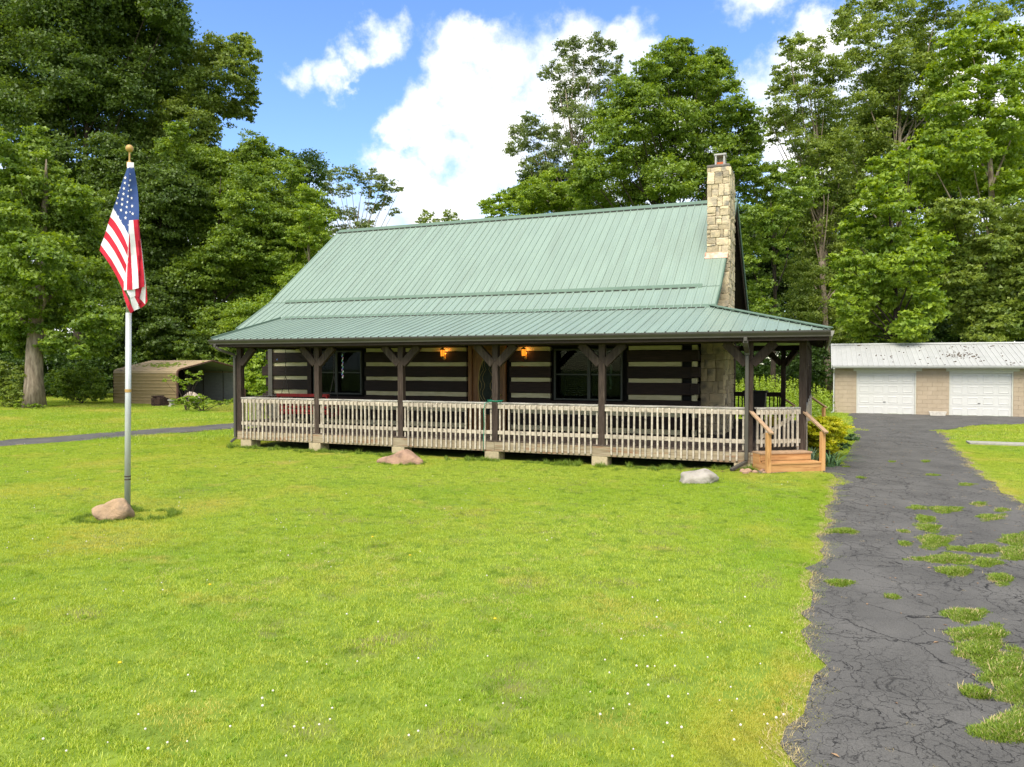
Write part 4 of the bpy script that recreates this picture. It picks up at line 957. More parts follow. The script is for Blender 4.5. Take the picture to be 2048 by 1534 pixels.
mb.add([(x0+.07, y0+.03, 0), (x1-.07, y0+.03, 0), (x1-.07, y1-.02, 0), (x0+.07, y1-.02, 0), (x0, y0, .20), (x1, y0, .20), (x1, y1, .20), (x0, y1, .20), (x0+.05, y0+.04, .2), (x1-.05, y0+.04, .2), (x1-.05, y1-.04, .2), (x0+.05, y1-.04, .2), (x0+.07, y0+.06, .12), (x1-.07, y0+.06, .12), (x1-.07, y1-.06, .12), (x0+.07, y1-.06, .12)],
       [(3, 2, 1, 0), (0, 1, 5, 4), (1, 2, 6, 5), (2, 3, 7, 6), (3, 0, 4, 7), (4, 5, 9, 8), (5, 6, 10, 9), (6, 7, 11, 10), (7, 4, 8, 11), (8, 9, 13, 12), (9, 10, 14, 13), (10, 11, 15, 14), (11, 8, 12, 15), (12, 13, 14, 15)])
build('planter_trough', mb, concrete.copy() if False else M('trough_white', (.66, .63, .56), (.52, .48, .42), 8, .9, .4), label='low white trough planter between the two garage doors', cat='planter')

# ------------------------------------------------------------------ carport
cp = empty('carport', (-36.2, 19.3, 0), 'open-ended tan metal carport with mossy rounded-eave roof', 'carport')
CX0, CX1 = -38.75, -33.58
prof = [(16.5, 0), (16.5, 1.85), (16.53, 1.98), (16.62, 2.07), (16.78, 2.13), (19.30, 2.64), (21.82, 2.13), (21.98, 2.07), (22.07, 1.98), (22.1, 1.85), (22.1, 0)]
def curve_band(name, y0z0, y1z1, mat, x0=CX0, x1=CX1, rib=True):
    (ya, za), (yb, zb) = y0z0, y1z1; d = Vector((0, yb-ya, zb-za)); l = d.length; d.normalize(); n_ = Vector((0, -d.z, d.y))
    if n_.z < 0 and abs(d.y) > .1: n_ = -n_
    if abs(d.y) < .01: n_ = Vector((0, -1 if ya < 19 else 1, 0))
    mb = MB(); pr = [(0, 0), (.02, .02), (.05, .02), (.07, 0), (l, 0)] if rib else [(0, 0), (l, 0)]
    for xx in (x0, x1):
        for (a, h) in pr: mb.v.append(tuple(Vector((xx, ya, za))+d*a+n_*h))
    k = len(pr)
    for i in range(k-1): mb.f.append((i, i+1, k+i+1, k+i)); mb.m.append(0)
    return mb
sides = {}
near = build('side_wall', MB().box(CX0, CX1, 16.508, 16.52, 0, 1.84), carport_in, cp)
far = build('side_wall', MB().box(CX0, CX1, 22.08, 22.092, 0, 1.84), carport_in, cp)
for k in range(9):
    for (yy, par) in ((16.5, near), (22.1, far)):
        build('wall_panel', curve_band('p', (yy, k*.2056), (yy, (k+1)*.2056), tan_metal), tan_metal if yy < 19 else carport_in, par)
for k in range(9): # inner face of the far wall
    box('wall_panel', far, carport_in, CX0, CX1, 22.05, 22.078, k*.2056+.012, (k+1)*.2056-.006, .004)
rf = build('roof', MB().prism([(16.53, 1.96), (16.66, 2.05), (16.8, 2.10), (19.3, 2.61), (21.8, 2.10), (21.94, 2.05), (22.07, 1.96), (22.05, 1.93), (21.8, 2.07), (19.3, 2.58), (16.8, 2.07), (16.6, 2.0)], CX0+.01, CX1-.01, 'X'), carport_in, cp)
for i in range(1, len(prof)-2):
    a, b_ = Vector(prof[i]), Vector(prof[i+1]); n = max(1, int((b_-a).length/.23))
    for k in range(n):
        p, q = a.lerp(b_, k/n), a.lerp(b_, (k+1)/n); build('roof_panel', curve_band('p', tuple(p), tuple(q), tan_roof, rib=True), tan_roof, rf)
for xx in (CX1, -35.3, -37.0, CX0):
    mb = MB(); pts = [(xx-.03, y+(.04 if y < 19 else -.04), z-.03 if z > 1 else z) for y, z in prof]
    mb.tube(pts, .035, 4); build('frame_hoop', mb, trim_brown if xx == CX1 else deck_side, cp)
mb = MB(); pts = [(CX1+.01, y, z) for y, z in prof]
for a, b_ in zip(pts[:-1], pts[1:]): strut(mb, a, b_, .09, .07)
build('edge_trim', mb, trim_brown, cp)
build('back_panel', MB().prism([(16.5, 0), (22.1, 0), (22.1, 1.85), (21.8, 2.1), (19.3, 2.6), (16.8, 2.1), (16.5, 1.85)], CX0, CX0+.03, 'X'), black_pl, cp)
mo = MB()
for k in range(90):
    x = random.gauss(-36.0, 1.0); y = random.gauss(17.8, .35); z = 2.13+(y-16.78)*.2024+.03; r_ = random.uniform(.04, .17); n = 7
    if not (16.8 < y < 19.2 and CX0 < x < CX1-.2): continue
    v = [(x+r_*random.uniform(.6, 1.2)*math.cos(t*6.28/n), y+r_*.7*random.uniform(.6, 1.2)*math.sin(t*6.28/n), z+.2024*r_*.7*math.sin(t*6.28/n)) for t in range(n)]+[(x, y, z+.035)]
    mo.add(v, [(i, (i+1) % n, n) for i in range(n)])
build('roof_moss', mo, moss_m, cp, label='clumps of yellow-green moss on the roof')['kind'] = 'stuff'
# brick pile
bp_ = empty('brick_stack', (-33.5, 15.1, 0), 'square stack of dark brown bricks beside the carport wall', 'brick stack')
for lay in range(9):
    for i in range(6 if lay < 8 else 3):
        for j in range(3):
            if lay > 6 and random.random() < .3: continue
            x = -33.95+i*.112 if lay % 2 == 0 else -33.95+j*.222; y = 14.95+j*.222 if lay % 2 == 0 else 14.95+i*.112
            dx, dy = (.10, .21) if lay % 2 == 0 else (.21, .10)
            jx, jy = random.uniform(-.008, .008), random.uniform(-.008, .008)
            box('brick', bp_, brick_m, x+jx, x+jx+dx, y+jy, y+jy+dy, lay*.068+.002, lay*.068+.066, .004)
pd = MB(); px_, py_ = -32.35, 14.9
pd.tube([(px_, py_, 0), (px_, py_, .06), (px_, py_, .10), (px_, py_, .22), (px_, py_, .32), (px_, py_, .36), (px_, py_, .42)], [.19, .19, .13, .10, .13, .20, .21], 14)
build('stone_pedestal', pd, concrete, smooth=False, label='small pale stone pedestal beside the brick stack', cat='pedestal')
tp = MB(); nx = 14; ny = 9
for j in range(ny):
    for i in range(nx):
        u, v = i/(nx-1), j/(ny-1); x = -33.9+v*1.0+random.uniform(-.04, .04); y = 16.95+u*1.15
        z = .30+.48*math.sin(math.pi*min(1, u*1.1+.05))*math.sin(math.pi*(.1+.8*v))+random.uniform(-.08, .08); tp.v.append((x, y, max(.02, z)))
for j in range(ny-1):
    for i in range(nx-1): tp.f.append((j*nx+i, j*nx+i+1, (j+1)*nx+i+1, (j+1)*nx+i)); tp.m.append(0)
tp.box(-33.8, -33.1, 17.1, 17.9, 0, .3)
build('crumpled_tarp', tp, tarp_m, label='crumpled pale tarp heaped at the mouth of the carport', cat='tarp')
# plank on the right-hand lawn
build('concrete_slab', MB().box(5.55, 11.5, 8.75, 9.4, -.02, .06, .008), concrete, label='long narrow grey slab lying on the lawn right of the driveway', cat='slab')

# ------------------------------------------------------------------ boulders
def boulder(name, cx, cy, sx, sy, sz, mat, label, seed, ridge=0., rot=0., flat=.0, prof=None):
    rr = random.Random(seed); mb = MB(); n, m = 44, 28
    planes = [(Vector((rr.gauss(0, 1), rr.gauss(0, 1), rr.gauss(.2, 1))).normalized(), rr.uniform(.78, 1.0)) for _ in range(26)]
    def facet(d):
        q = sum(math.exp(-18*h_/max(.2, d.dot(n_))) for n_, h_ in planes if d.dot(n_) > .2)
        return -math.log(q)/18 if q > 0 else 1.1
    ph = [rr.uniform(0, 6) for _ in range(12)]
    for i in range(m+1):
        a = math.pi*i/m
        for k in range(n):
            t = 2*math.pi*k/n; d = Vector((math.sin(a)*math.cos(t), math.sin(a)*math.sin(t), -math.cos(a)))
            q = 1+.10*math.sin(3*d.x+ph[0])*math.cos(2.3*d.y+ph[1])+.07*math.sin(5*d.x+4*d.z+ph[2])+.05*math.sin(7*d.y-5*d.x+ph[3])+.025*math.sin(13*d.x+ph[4])*math.sin(11*d.z+ph[5])+rr.uniform(-.007, .007); q = min(1.25, facet(d))*(.35+.65*q)*1.12
            z = d.z*q*sz*(prof(d.x) if prof else 1+ridge*max(0, math.sin(2.2*d.x+.8)))
            p = Vector((d.x*q*sx, d.y*q*sy, z)); p.rotate(Matrix.Rotation(rot, 3, 'Z')); mb.v.append((cx+p.x, cy+p.y, gz(cx, cy)+p.z+sz*.35-flat))
    for i in range(m):
        for k in range(n): mb.f.append((i*n+k, i*n+(k+1) % n, (i+1)*n+(k+1) % n, (i+1)*n+k)); mb.m.append(0)
    return build(name, mb, mat, smooth=True, label=label, cat='boulder')
boulder('boulder', -8.60, -8.72, .28, .22, .23, rock_tan, 'wedge-shaped tan boulder at the foot of the flagpole', 3, .25, .38, prof=lambda u: .85+.38*max(-1, min(1, u*1.1+.1)))
boulder('boulder', -7.80, -1.38, .50, .28, .21, rock_pink, 'pinkish angular boulder in front of the porch, below the third post', 9, .55, .1, prof=lambda u: .75+.62*math.exp(-((u-.10)/.42)**2)+.2*math.exp(-((u-.8)/.3)**2))
boulder('boulder', -.77, -1.80, .37, .27, .18, rock_grey, 'smooth pale grey boulder on the lawn left of the porch steps', 5, .1, .35)

# ------------------------------------------------------------------ flagpole and flag
fx, fy = -8.93, -8.18
fp = empty('flagpole', (fx, fy, 0), 'tall grey metal flagpole with gold ball, standing on the lawn', 'flagpole')
lean = lambda z: (fx+.0170*z, fy+.0070*z, z)
mb = MB(); mb.tube([lean(-.1), lean(3.2)], [.046, .044], 16); mb.tube([lean(3.2), lean(5.53)], [.040, .034], 16); build('pole', mb, pole_m, fp, smooth=True)
for z, c_ in ((.55, deck_side), (.50, deck_side), (3.2*.0+1.92, gold)): mb = MB(); mb.tube([lean(z), lean(z+(.05 if c_ is gold else .018))], .049, 16); build('band', mb, c_, fp)
mb = MB(); mb.tube([lean(5.53), lean(5.61), lean(5.615), lean(5.63)], [.043, .043, .03, .020], 14); mb.tube([lean(5.63), lean(5.78)], .013, 8); build('truck', mb, gold, fp)
mb = MB(); mb.sphere(lean(5.83), .060, 16, 10); build('ball', mb, gold, fp, smooth=True)
# the flag hangs in folds: each stripe is lofted between its two seams
fl_ = MB(); FD = 12.13; SCL = 3.835
def fpt(zx, zy):
    # fold depth: two vertical folds across the hanging cloth
    q = (zx-372)/110.0
    dep = FD-.10+.085*abs(math.tanh(q*1.3))+.02*math.sin(zy*.013+zx*.02)+(.05 if zx > 455 else 0)
    return at(160+zx/SCL, 270+zy/SCL, dep)
def loft(A, B, mi, nu=10, nv=5, dd=0.):
    def samp(P_, t):
        s_ = t*(len(P_)-1); i = min(int(s_), len(P_)-2); f_ = s_-i; return (P_[i][0]+(P_[i+1][0]-P_[i][0])*f_, P_[i][1]+(P_[i+1][1]-P_[i][1])*f_)
    o = len(fl_.v)
    for i in range(nu+1):
        a, b_ = samp(A, i/nu), samp(B, i/nu)
        for j in range(nv+1):
            t = j/nv; p = fpt(a[0]+(b_[0]-a[0])*t, a[1]+(b_[1]-a[1])*t); d = (p-CAM).normalized(); fl_.v.append(tuple(p+d*dd))
    for i in range(nu):
        for j in range(nv): fl_.f.append((o+i*(nv+1)+j, o+(i+1)*(nv+1)+j, o+(i+1)*(nv+1)+j+1, o+i*(nv+1)+j+1)); fl_.m.append(mi)
Rd, Wh, Bl = 0, 1, 2
canton_low = [(255, 560), (285, 600), (318, 655), (350, 720), (372, 765)]
s1 = [(232, 627), (270, 668), (312, 735), (345, 800), (368, 862)]
s2 = [(215, 680), (250, 722), (295, 795), (335, 865), (364, 930)]
s3 = [(198, 735), (230, 768), (280, 845), (322, 925), (358, 1000)]
s4 = [(183, 787), (215, 820), (265, 895), (310, 975), (350, 1062)]
s5 = [(160, 843), (195, 890), (245, 960), (295, 1050), (340, 1130), (335, 1190)]
s6 = [(150, 885), (185, 930), (235, 1005), (283, 1090), (320, 1170), (345, 1270), (385, 1365)]
loft([(362, 255), (330, 340), (300, 430), (275, 505), (255, 560)], [(390, 245), (388, 360), (384, 480), (378, 620), (372, 765)], Bl, 14, 6)
loft([(390, 245), (388, 360), (384, 460), (380, 560), (376, 655)], [(414, 248), (433, 350), (445, 450), (452, 560), (452, 648)], Bl, 14, 6)
loft(canton_low, s1, Wh); loft(s1, s2, Rd); loft(s2, s3, Wh); loft(s3, s4, Rd); loft(s4, s5, Wh)
loft(s5+[(360, 1235), (385, 1290), (415, 1348)], s6[:2]+[(235, 1005), (283, 1090), (320, 1170), (332, 1225), (345, 1270), (365, 1325), (388, 1368)], Rd, 16, 5)
# right-hand fold with near-vertical stripes, a little in front
loft([(376, 655), (372, 765), (368, 880), (358, 1000), (345, 1100), (335, 1190)], [(380, 655), (378, 765), (376, 880), (366, 1000), (360, 1100), (358, 1190)], Wh, 10, 2, -.012)
loft([(377, 760), (372, 860), (364, 980), (360, 1080), (360, 1188)], [(381, 760), (388, 860), (395, 980), (401, 1080), (403, 1186)], Rd, 10, 3, -.014)
loft([(376, 655), (380, 760), (387, 860), (394, 980), (400, 1080), (403, 1186)], [(408, 652), (418, 760), (428, 860), (438, 980), (446, 1080), (450, 1174)], Wh, 10, 4, -.014)
loft([(408, 652), (418, 760), (428, 860), (438, 980), (446, 1080), (450, 1174)], [(452, 648), (460, 760), (470, 860), (481, 980), (490, 1080), (493, 1164)], Rd, 10, 4, -.014)
loft([(460, 790), (468, 860), (480, 960), (490, 1060), (496, 1170)], [(466, 800), (476, 880), (486, 970), (500, 1100), (512, 1200)], Wh, 8, 2, .03)
# lower flap
loft([(350, 1180), (420, 1165)], [(385, 1250), (425, 1235)], Wh, 3, 3, .01); loft([(425, 1165), (478, 1160)], [(425, 1237), (458, 1252)], Rd, 3, 3, .012)
loft([(476, 1160), (505, 1140)], [(456, 1252), (500, 1300)], Wh, 4, 4, .014); loft([(505, 1140), (513, 1200), (517, 1275)], [(502, 1200), (503, 1240), (500, 1302)], Rd, 4, 2, .016)
loft([(415, 1235), (458, 1252), (500, 1302)], [(440, 1300), (465, 1330), (490, 1310)], Rd, 5, 4, .018); loft([(375, 1215), (415, 1235)], [(405, 1340), (462, 1328)], Wh, 4, 4, .016); loft([(400, 1270), (440, 1300)], [(412, 1350), (462, 1328)], Wh, 4, 4, .014)
loft([(362, 210), (362, 258)], [(412, 210), (414, 250)], Wh, 2, 2, 0)
# stars: raised five-pointed patches
for (zx, zy, s_) in [(347, 328, 15), (385, 347, 12), (344, 368, 14), (376, 386, 12), (337, 410, 15), (391, 421, 12), (333, 452, 15), (368, 470, 12), (324, 493, 16), (396, 484, 13), (363, 514, 12), (322, 532, 15), (400, 545, 15), (358, 552, 13), (314, 576, 15), (354, 595, 14), (404, 604, 15), (349, 636, 15), (289, 483, 11), (281, 523, 13), (297, 443, 8), (307, 405, 7), (384, 590, 8), (372, 428, 8), (384, 300, 6), (370, 690, 7)]:
    o = len(fl_.v); c_ = fpt(zx, zy); d = (c_-CAM).normalized(); a0 = random.uniform(-.2, .2)
    for k in range(10):
        r_ = s_ if k % 2 == 0 else s_*.42; a = a0+math.pi/2+k*math.pi/5; p = fpt(zx+r_*.8*math.cos(a), zy-r_*math.sin(a)); fl_.v.append(tuple(p-d*.006))
    fl_.v.append(tuple(c_-d*.007))
    for k in range(10): fl_.f.append((o+k, o+(k+1) % 10, o+10)); fl_.m.append(Wh)
build('flag', fl_, [flag_red, flag_white, flag_blue], smooth=False, label='American flag hanging limp in folds from the grey flagpole', cat='flag')

# ------------------------------------------------------------------ foliage
def leaf_mesh(name, centers, normals, size, tint, mat, aspect=.62, tri=False):
    """one small pointed leaf (two triangles) per centre"""
    n = len(centers); a = np.cross(normals, rng.normal(size=(n, 3))); a /= np.linalg.norm(a, axis=1)[:, None]+1e-9; b = np.cross(normals, a)
    s = size[:, None]*.5; drop = normals*s*.25
    K = 3 if tri else 4
    if tri: V = np.stack([centers-a*s*.9, centers+a*s*.3+b*s*aspect-drop, centers+a*s*.7-b*s*aspect*.9-drop*.5], 1).reshape(-1, 3)
    else: V = np.stack([centers-a*s, centers+b*s*aspect-drop, centers+a*s, centers-b*s*aspect-drop], 1).reshape(-1, 3)
    me = bpy.data.meshes.new(name); me.vertices.add(K*n); me.vertices.foreach_set('co', V.ravel().astype(np.float32))
    me.loops.add(K*n); me.loops.foreach_set('vertex_index', np.arange(K*n, dtype=np.int32)); me.polygons.add(n)
    me.polygons.foreach_set('loop_start', np.arange(0, K*n, K, dtype=np.int32))
    at_ = me.attributes.new('tint', 'FLOAT', 'POINT'); at_.data.foreach_set('value', np.repeat(tint, K).astype(np.float32))
    me.materials.append(mat); me.update(); return me
def cloud(lobes, leaf, density, spray=.30, up=.5, droop=.0):
    """lobes: array (x,y,z,r). Leaves sit in flattened sprays on and inside each lobe."""
    Cn, Nn, Ts = [], [], []
    for (x, y, z, r) in lobes:
        ns = max(8, int(40*density*min(2.4, (r/1.5))**1.0)); 
        d = rng.normal(size=(ns, 3)); d[:, 2] += .15; d /= np.linalg.norm(d, axis=1)[:, None]
        rad = r*(.35+.65*rng.random(ns)**.45)*rng.uniform(.75, 1.12, ns)
        sc = np.array([x, y, z])+d*rad[:, None]*np.array([1, 1, .85])
        per = max(5, int(27*density*(r/1.5)**1.0*(.22/leaf)**1.6))
        off = rng.normal(size=(ns, per, 3))*np.array([1, 1, .38])*(r*spray*.50)
        off += (d[:, None, :]*np.abs(off[..., :1])*.25)
        off[..., 2] -= droop*np.linalg.norm(off[..., :2], axis=-1)
        P_ = sc[:, None, :]+off
        nn = rng.normal(size=(ns, per, 3))*.62+np.array([0, 0, up])+d[:, None, :]*.45; nn /= np.linalg.norm(nn, axis=-1)[..., None]
        tt = np.clip(rng.random((ns, 1))*.55+rng.random((ns, per))*.45+.10*off[..., 2]/(r*spray+.01), 0, 1)
        Cn.append(P_.reshape(-1, 3)); Nn.append(nn.reshape(-1, 3)); Ts.append(tt.ravel())
    return np.concatenate(Cn), np.concatenate(Nn), np.concatenate(Ts)
TOTAL = [0]
def tree(name, label, cat, xb, depth, lobes, leaf='oak', size=.20, density=1., trunk_r=.22, bark=bark_dark, dspread=2.2, group=None, limbs=.8, fill=(), by=None, spray=.30, lean=0., limb_r=.2):
    """lobes and fills are read off the photograph as (px, py, r px) and set out in depth round the trunk"""
    L_ = list(lobes)
    for (x0, y0, x1, y1, n, r0, r1) in fill:
        for k in range(n): L_.append((random.uniform(x0, x1), random.uniform(y0, y1), random.uniform(r0, r1)))
    base = at(xb, 800, depth); base.z = -.1
    if by is not None: base.y += by
    W = []
    for (px, py, r) in L_:
        dd = depth+random.uniform(-1, 1)*dspread; p = at(px, py, dd); W.append((p.x, p.y, max(p.z, .3), r*dd/FPX))
    W = np.array(W); size_ = size*1.0; density = density*1.90
    Cn, Nn, Ts = cloud(W, size_, density, spray)
    k = Cn[:, 2] > .05; Cn, Nn, Ts = Cn[k], Nn[k], Ts[k]
    o = empty(name, base, label, cat, group)
    me = leaf_mesh('crown', Cn-np.array(base), Nn, size_*rng.uniform(.7, 1.5, len(Cn)), Ts, LEAF[leaf], .7, True); TOTAL[0] += len(Cn)
    cr_ = bpy.data.objects.new('crown', me); COL.objects.link(cr_); cr_.parent = o
    tb = MB(); top = max(W[:, 2]); mid = Vector((W[:, 0].mean(), W[:, 1].mean(), 0)); H = top*.86; n = 9; pts = []; rs = []
    ax = lambda t: Vector((base.x+(mid.x-base.x)*t**1.5+.12*math.sin(t*5+xb), base.y+(mid.y-base.y)*t**1.5+.12*math.cos(t*4+xb), base.z+(H-base.z)*t))
    for i in range(n+1):
        t = i/n; pts.append(ax(t)); rs.append(trunk_r*.8*((1-t)**.8*.9+.06)*(1+.25*math.exp(-t*30)))
    tb.tube(pts, rs, 12)
    for (x, y, z, r) in W:
        if random.random() > limbs or z < 1.5: continue
        t0 = min(.92, max(.30, (z/H)*.75-.10)); a = ax(t0); b_ = Vector((x, y, z)); m_ = a.lerp(b_, .5)+Vector((random.uniform(-.3, .3), random.uniform(-.3, .3), -.08*(b_-a).length+random.uniform(-.1, .3)))
        rr_ = trunk_r*limb_r*(1-t0)**.5+.02; tb.tube([a, a.lerp(m_, .5)+Vector((0, 0, .05)), m_, m_.lerp(b_, .6), b_], [rr_, rr_*.8, rr_*.6, rr_*.4, rr_*.15], 6, cap=False)
    build('trunk', tb, bark, o, smooth=True)
    return o

tree('oak_tree', 'tallest dark oak filling the upper left corner of the photo', 'tree', 160, 58,
     [(30, 30, 90), (120, 60, 90), (210, 40, 85), (290, 60, 70), (335, 30, 45), (340, 70, 40), (60, 130, 90), (150, 150, 80), (240, 130, 75), (300, 140, 55), (-40, 80, 100), (30, 230, 80), (130, 240, 60), (200, 215, 60), (260, 190, 50), (-60, 220, 90), (345, 45, 30), (355, 95, 22), (150, -60, 110), (270, -30, 80), (20, -60, 110), (320, -40, 50)],
     'oak', .24, .95, .5, bark_dark, 3.2, limbs=.5, fill=[(0, 280, 330, 420, 10, 40, 60)])
tree('oak_tree', 'oak with wide rounded limbs reaching right against the blue sky', 'tree', 330, 61,
     [(380, 120, 42), (430, 105, 40), (480, 92, 28), (505, 108, 18), (400, 175, 50), (465, 150, 42), (490, 185, 25), (360, 170, 40), (430, 220, 42), (480, 215, 22), (498, 228, 16), (370, 240, 50), (330, 210, 40), (420, 260, 25), (330, 290, 60), (400, 300, 40), (295, 250, 40), (505, 140, 14), (508, 205, 12), (490, 75, 12)],
     'olive', .23, .95, .30, bark_dark, 2.6, limbs=.2)
tree('maple_tree', 'maple with pale yellow-green shoot tips and thick grey trunk at far left', 'tree', 66, 41.5,
     [(75, 262, 20), (72, 300, 30), (85, 345, 42), (40, 370, 50), (-20, 300, 50), (120, 400, 50), (60, 440, 60), (0, 450, 60), (150, 470, 60), (80, 520, 70), (0, 540, 60), (170, 560, 60), (110, 610, 60), (30, 620, 60), (190, 640, 50), (60, 670, 40), (120, 680, 30), (-30, 650, 60), (150, 400, 40), (205, 500, 40), (35, 690, 26), (90, 695, 22), (200, 690, 30), (160, 705, 20)],
     'maple', .21, 1.0, .66, bark_oak, 2.6, limbs=.35, by=.2)
tree('maple_tree', 'broad dark maple rising directly behind the flag', 'tree', 262, 55,
     [(215, 300, 40), (250, 330, 45), (200, 370, 55), (290, 380, 50), (240, 440, 60), (320, 440, 50), (190, 480, 55), (280, 500, 60), (340, 520, 50), (230, 570, 60), (310, 590, 60), (370, 600, 50), (260, 660, 55), (340, 680, 45), (210, 690, 40), (380, 690, 40), (350, 360, 40)],
     'oak', .20, 1., .34, bark_dark, 2.6, limbs=.3, fill=[(190, 320, 400, 700, 16, 34, 52)])
tree('maple_tree', 'mid green maple with upright top between the flag and the roof', 'tree', 430, 56,
     [(355, 262, 24), (350, 300, 35), (395, 330, 45), (440, 330, 40), (380, 400, 50), (440, 400, 50), (490, 420, 45), (410, 470, 55), (470, 490, 50), (390, 550, 50), (450, 560, 50), (510, 510, 40), (420, 630, 50), (490, 610, 45), (540, 570, 35), (560, 520, 30), (450, 680, 40), (400, 690, 40)],
     'maple', .20, .95, .3, bark_dark, 2.6, limbs=.3, fill=[(350, 380, 560, 700, 14, 34, 48)])
tree('hackberry_tree', 'ragged-topped tree whose crown steps down to the left roof corner', 'tree', 575, 57,
     [(505, 290, 28), (520, 320, 38), (500, 365, 45), (555, 345, 38), (585, 350, 26), (600, 335, 16), (545, 400, 45), (595, 395, 35), (560, 450, 45), (610, 440, 32), (630, 470, 30), (590, 500, 40), (545, 510, 45), (500, 470, 45), (520, 560, 40), (480, 540, 40), (610, 425, 24), (565, 305, 14)],
     'maple', .19, .9, .30, bark_dark, 2.4)
tree('young_tree', 'bright lime green young tree just left of the roof peak', 'tree', 632, 54,
     [(610, 390, 24), (635, 400, 24), (620, 430, 30), (650, 440, 24), (640, 480, 26), (600, 470, 28), (655, 500, 20), (630, 520, 24), (590, 560, 40), (545, 620, 50), (500, 640, 50)],
     'lime', .17, .85, .16, bark_oak, 1.6)
tree('cottonwood_tree', 'distant grey-green tree with open crown standing left of the cloud', 'tree', 690, 85,
     [(650, 355, 16), (672, 350, 18), (700, 345, 18), (725, 360, 16), (745, 350, 14), (765, 365, 18), (785, 375, 14), (800, 378, 8), (655, 380, 20), (690, 380, 18), (735, 385, 16), (768, 400, 16), (745, 415, 16), (700, 430, 18), (720, 455, 20), (670, 430, 20), (650, 410, 16), (740, 450, 14), (787, 425, 12), (680, 460, 20), (760, 375, 14)],
     'grey', .26, .62, .34, bark_pale, 2.5, limbs=1., spray=.36)
for (x, y, r, lab) in ((855, 437, 16, 'small distant treetop peeping over the ridge, left of its pair'), (900, 436, 16, 'small distant treetop peeping over the ridge, right of its pair')):
    tree('distant_tree', lab, 'tree', x, 78, [(x, y, r), (x-12, y+12, r), (x+14, y+14, r), (x, y+30, 26), (x-6, y-12, 7), (x+8, y-8, 6), (x, y+80, 40), (x, y+150, 40)], 'olive', .24, .55, .2, bark_dark, 1.5)
tree('walnut_tree', 'tall airy tree with drooping left branches in front of the big cloud', 'tree', 1190, 63,
     [(1125, 95, 18), (1150, 88, 20), (1190, 85, 22), (1215, 95, 18), (1110, 140, 22), (1150, 130, 26), (1195, 130, 26), (1225, 140, 18), (1090, 150, 12), (1130, 180, 26), (1170, 175, 28), (1210, 180, 24), (1120, 215, 26), (1150, 225, 26), (1060, 240, 20), (1040, 265, 22), (1065, 280, 28), (1100, 260, 26), (1030, 295, 18), (1020, 300, 10), (1080, 320, 26), (1120, 300, 28), (1055, 335, 18), (1150, 280, 28), (1180, 240, 30), (1100, 340, 20), (1150, 340, 26), (1240, 120, 12), (1070, 355, 14)],
     'grey', .19, .72, .36, bark_oak, 2.6, limbs=1., spray=.36)
tree('maple_tree', 'large rounded bright maple rising above the roof left of the chimney', 'tree', 1345, 50,
     [(1355, 95, 24), (1330, 115, 36), (1370, 125, 34), (1430, 120, 26), (1400, 140, 34), (1300, 145, 36), (1340, 170, 46), (1400, 185, 46), (1445, 165, 34), (1260, 185, 40), (1225, 220, 36), (1290, 215, 48), (1350, 240, 52), (1420, 240, 50), (1465, 220, 36), (1495, 240, 30), (1240, 265, 44), (1200, 260, 30), (1300, 290, 54), (1370, 300, 52), (1440, 300, 50), (1490, 290, 36), (1510, 260, 20), (1220, 320, 46), (1270, 350, 50), (1340, 360, 54), (1400, 370, 50), (1180, 350, 40), (1450, 350, 46), (1495, 335, 30), (1505, 310, 20), (1190, 400, 40), (1240, 400, 40), (1300, 410, 40), (1435, 400, 40), (1435, 130, 24), (1370, 90, 16), (1160, 370, 30), (1165, 310, 24)],
     'maple', .19, .95, .42, bark_dark, 2.8, limbs=.9)
tree('ash_tree', 'yellow-green tree low behind the ridge, left of the big maple', 'tree', 1040, 58,
     [(975, 410, 18), (1000, 400, 22), (1030, 405, 26), (1060, 385, 30), (1100, 370, 34), (1130, 390, 34), (1080, 410, 34), (1040, 430, 34), (1140, 420, 34), (990, 425, 22), (1050, 470, 50), (1120, 470, 50)],
     'lime', .18, .9, .26, bark_dark, 2.)
tree('ash_tree', 'dark green low crown behind the yellow-green tree', 'tree', 1090, 66,
     [(1060, 365, 26), (1095, 350, 26), (1130, 360, 30), (1070, 395, 30), (1110, 400, 36), (1160, 400, 40), (1030, 390, 20)], 'deep', .2, 1., .26, bark_dark, 2.)
tree('maple_tree', 'dark leafy tree directly right of the chimney', 'tree', 1550, 48,
     [(1500, 345, 24), (1530, 350, 30), (1570, 345, 30), (1600, 355, 30), (1500, 385, 30), (1540, 390, 36), (1590, 395, 36), (1510, 430, 34), (1555, 440, 36), (1500, 480, 30), (1545, 500, 30), (1500, 530, 24), (1520, 570, 24), (1580, 470, 24), (1620, 380, 30), (1500, 600, 26), (1530, 620, 26)],
     'maple', .18, .85, .24, bark_dark, 2.2)
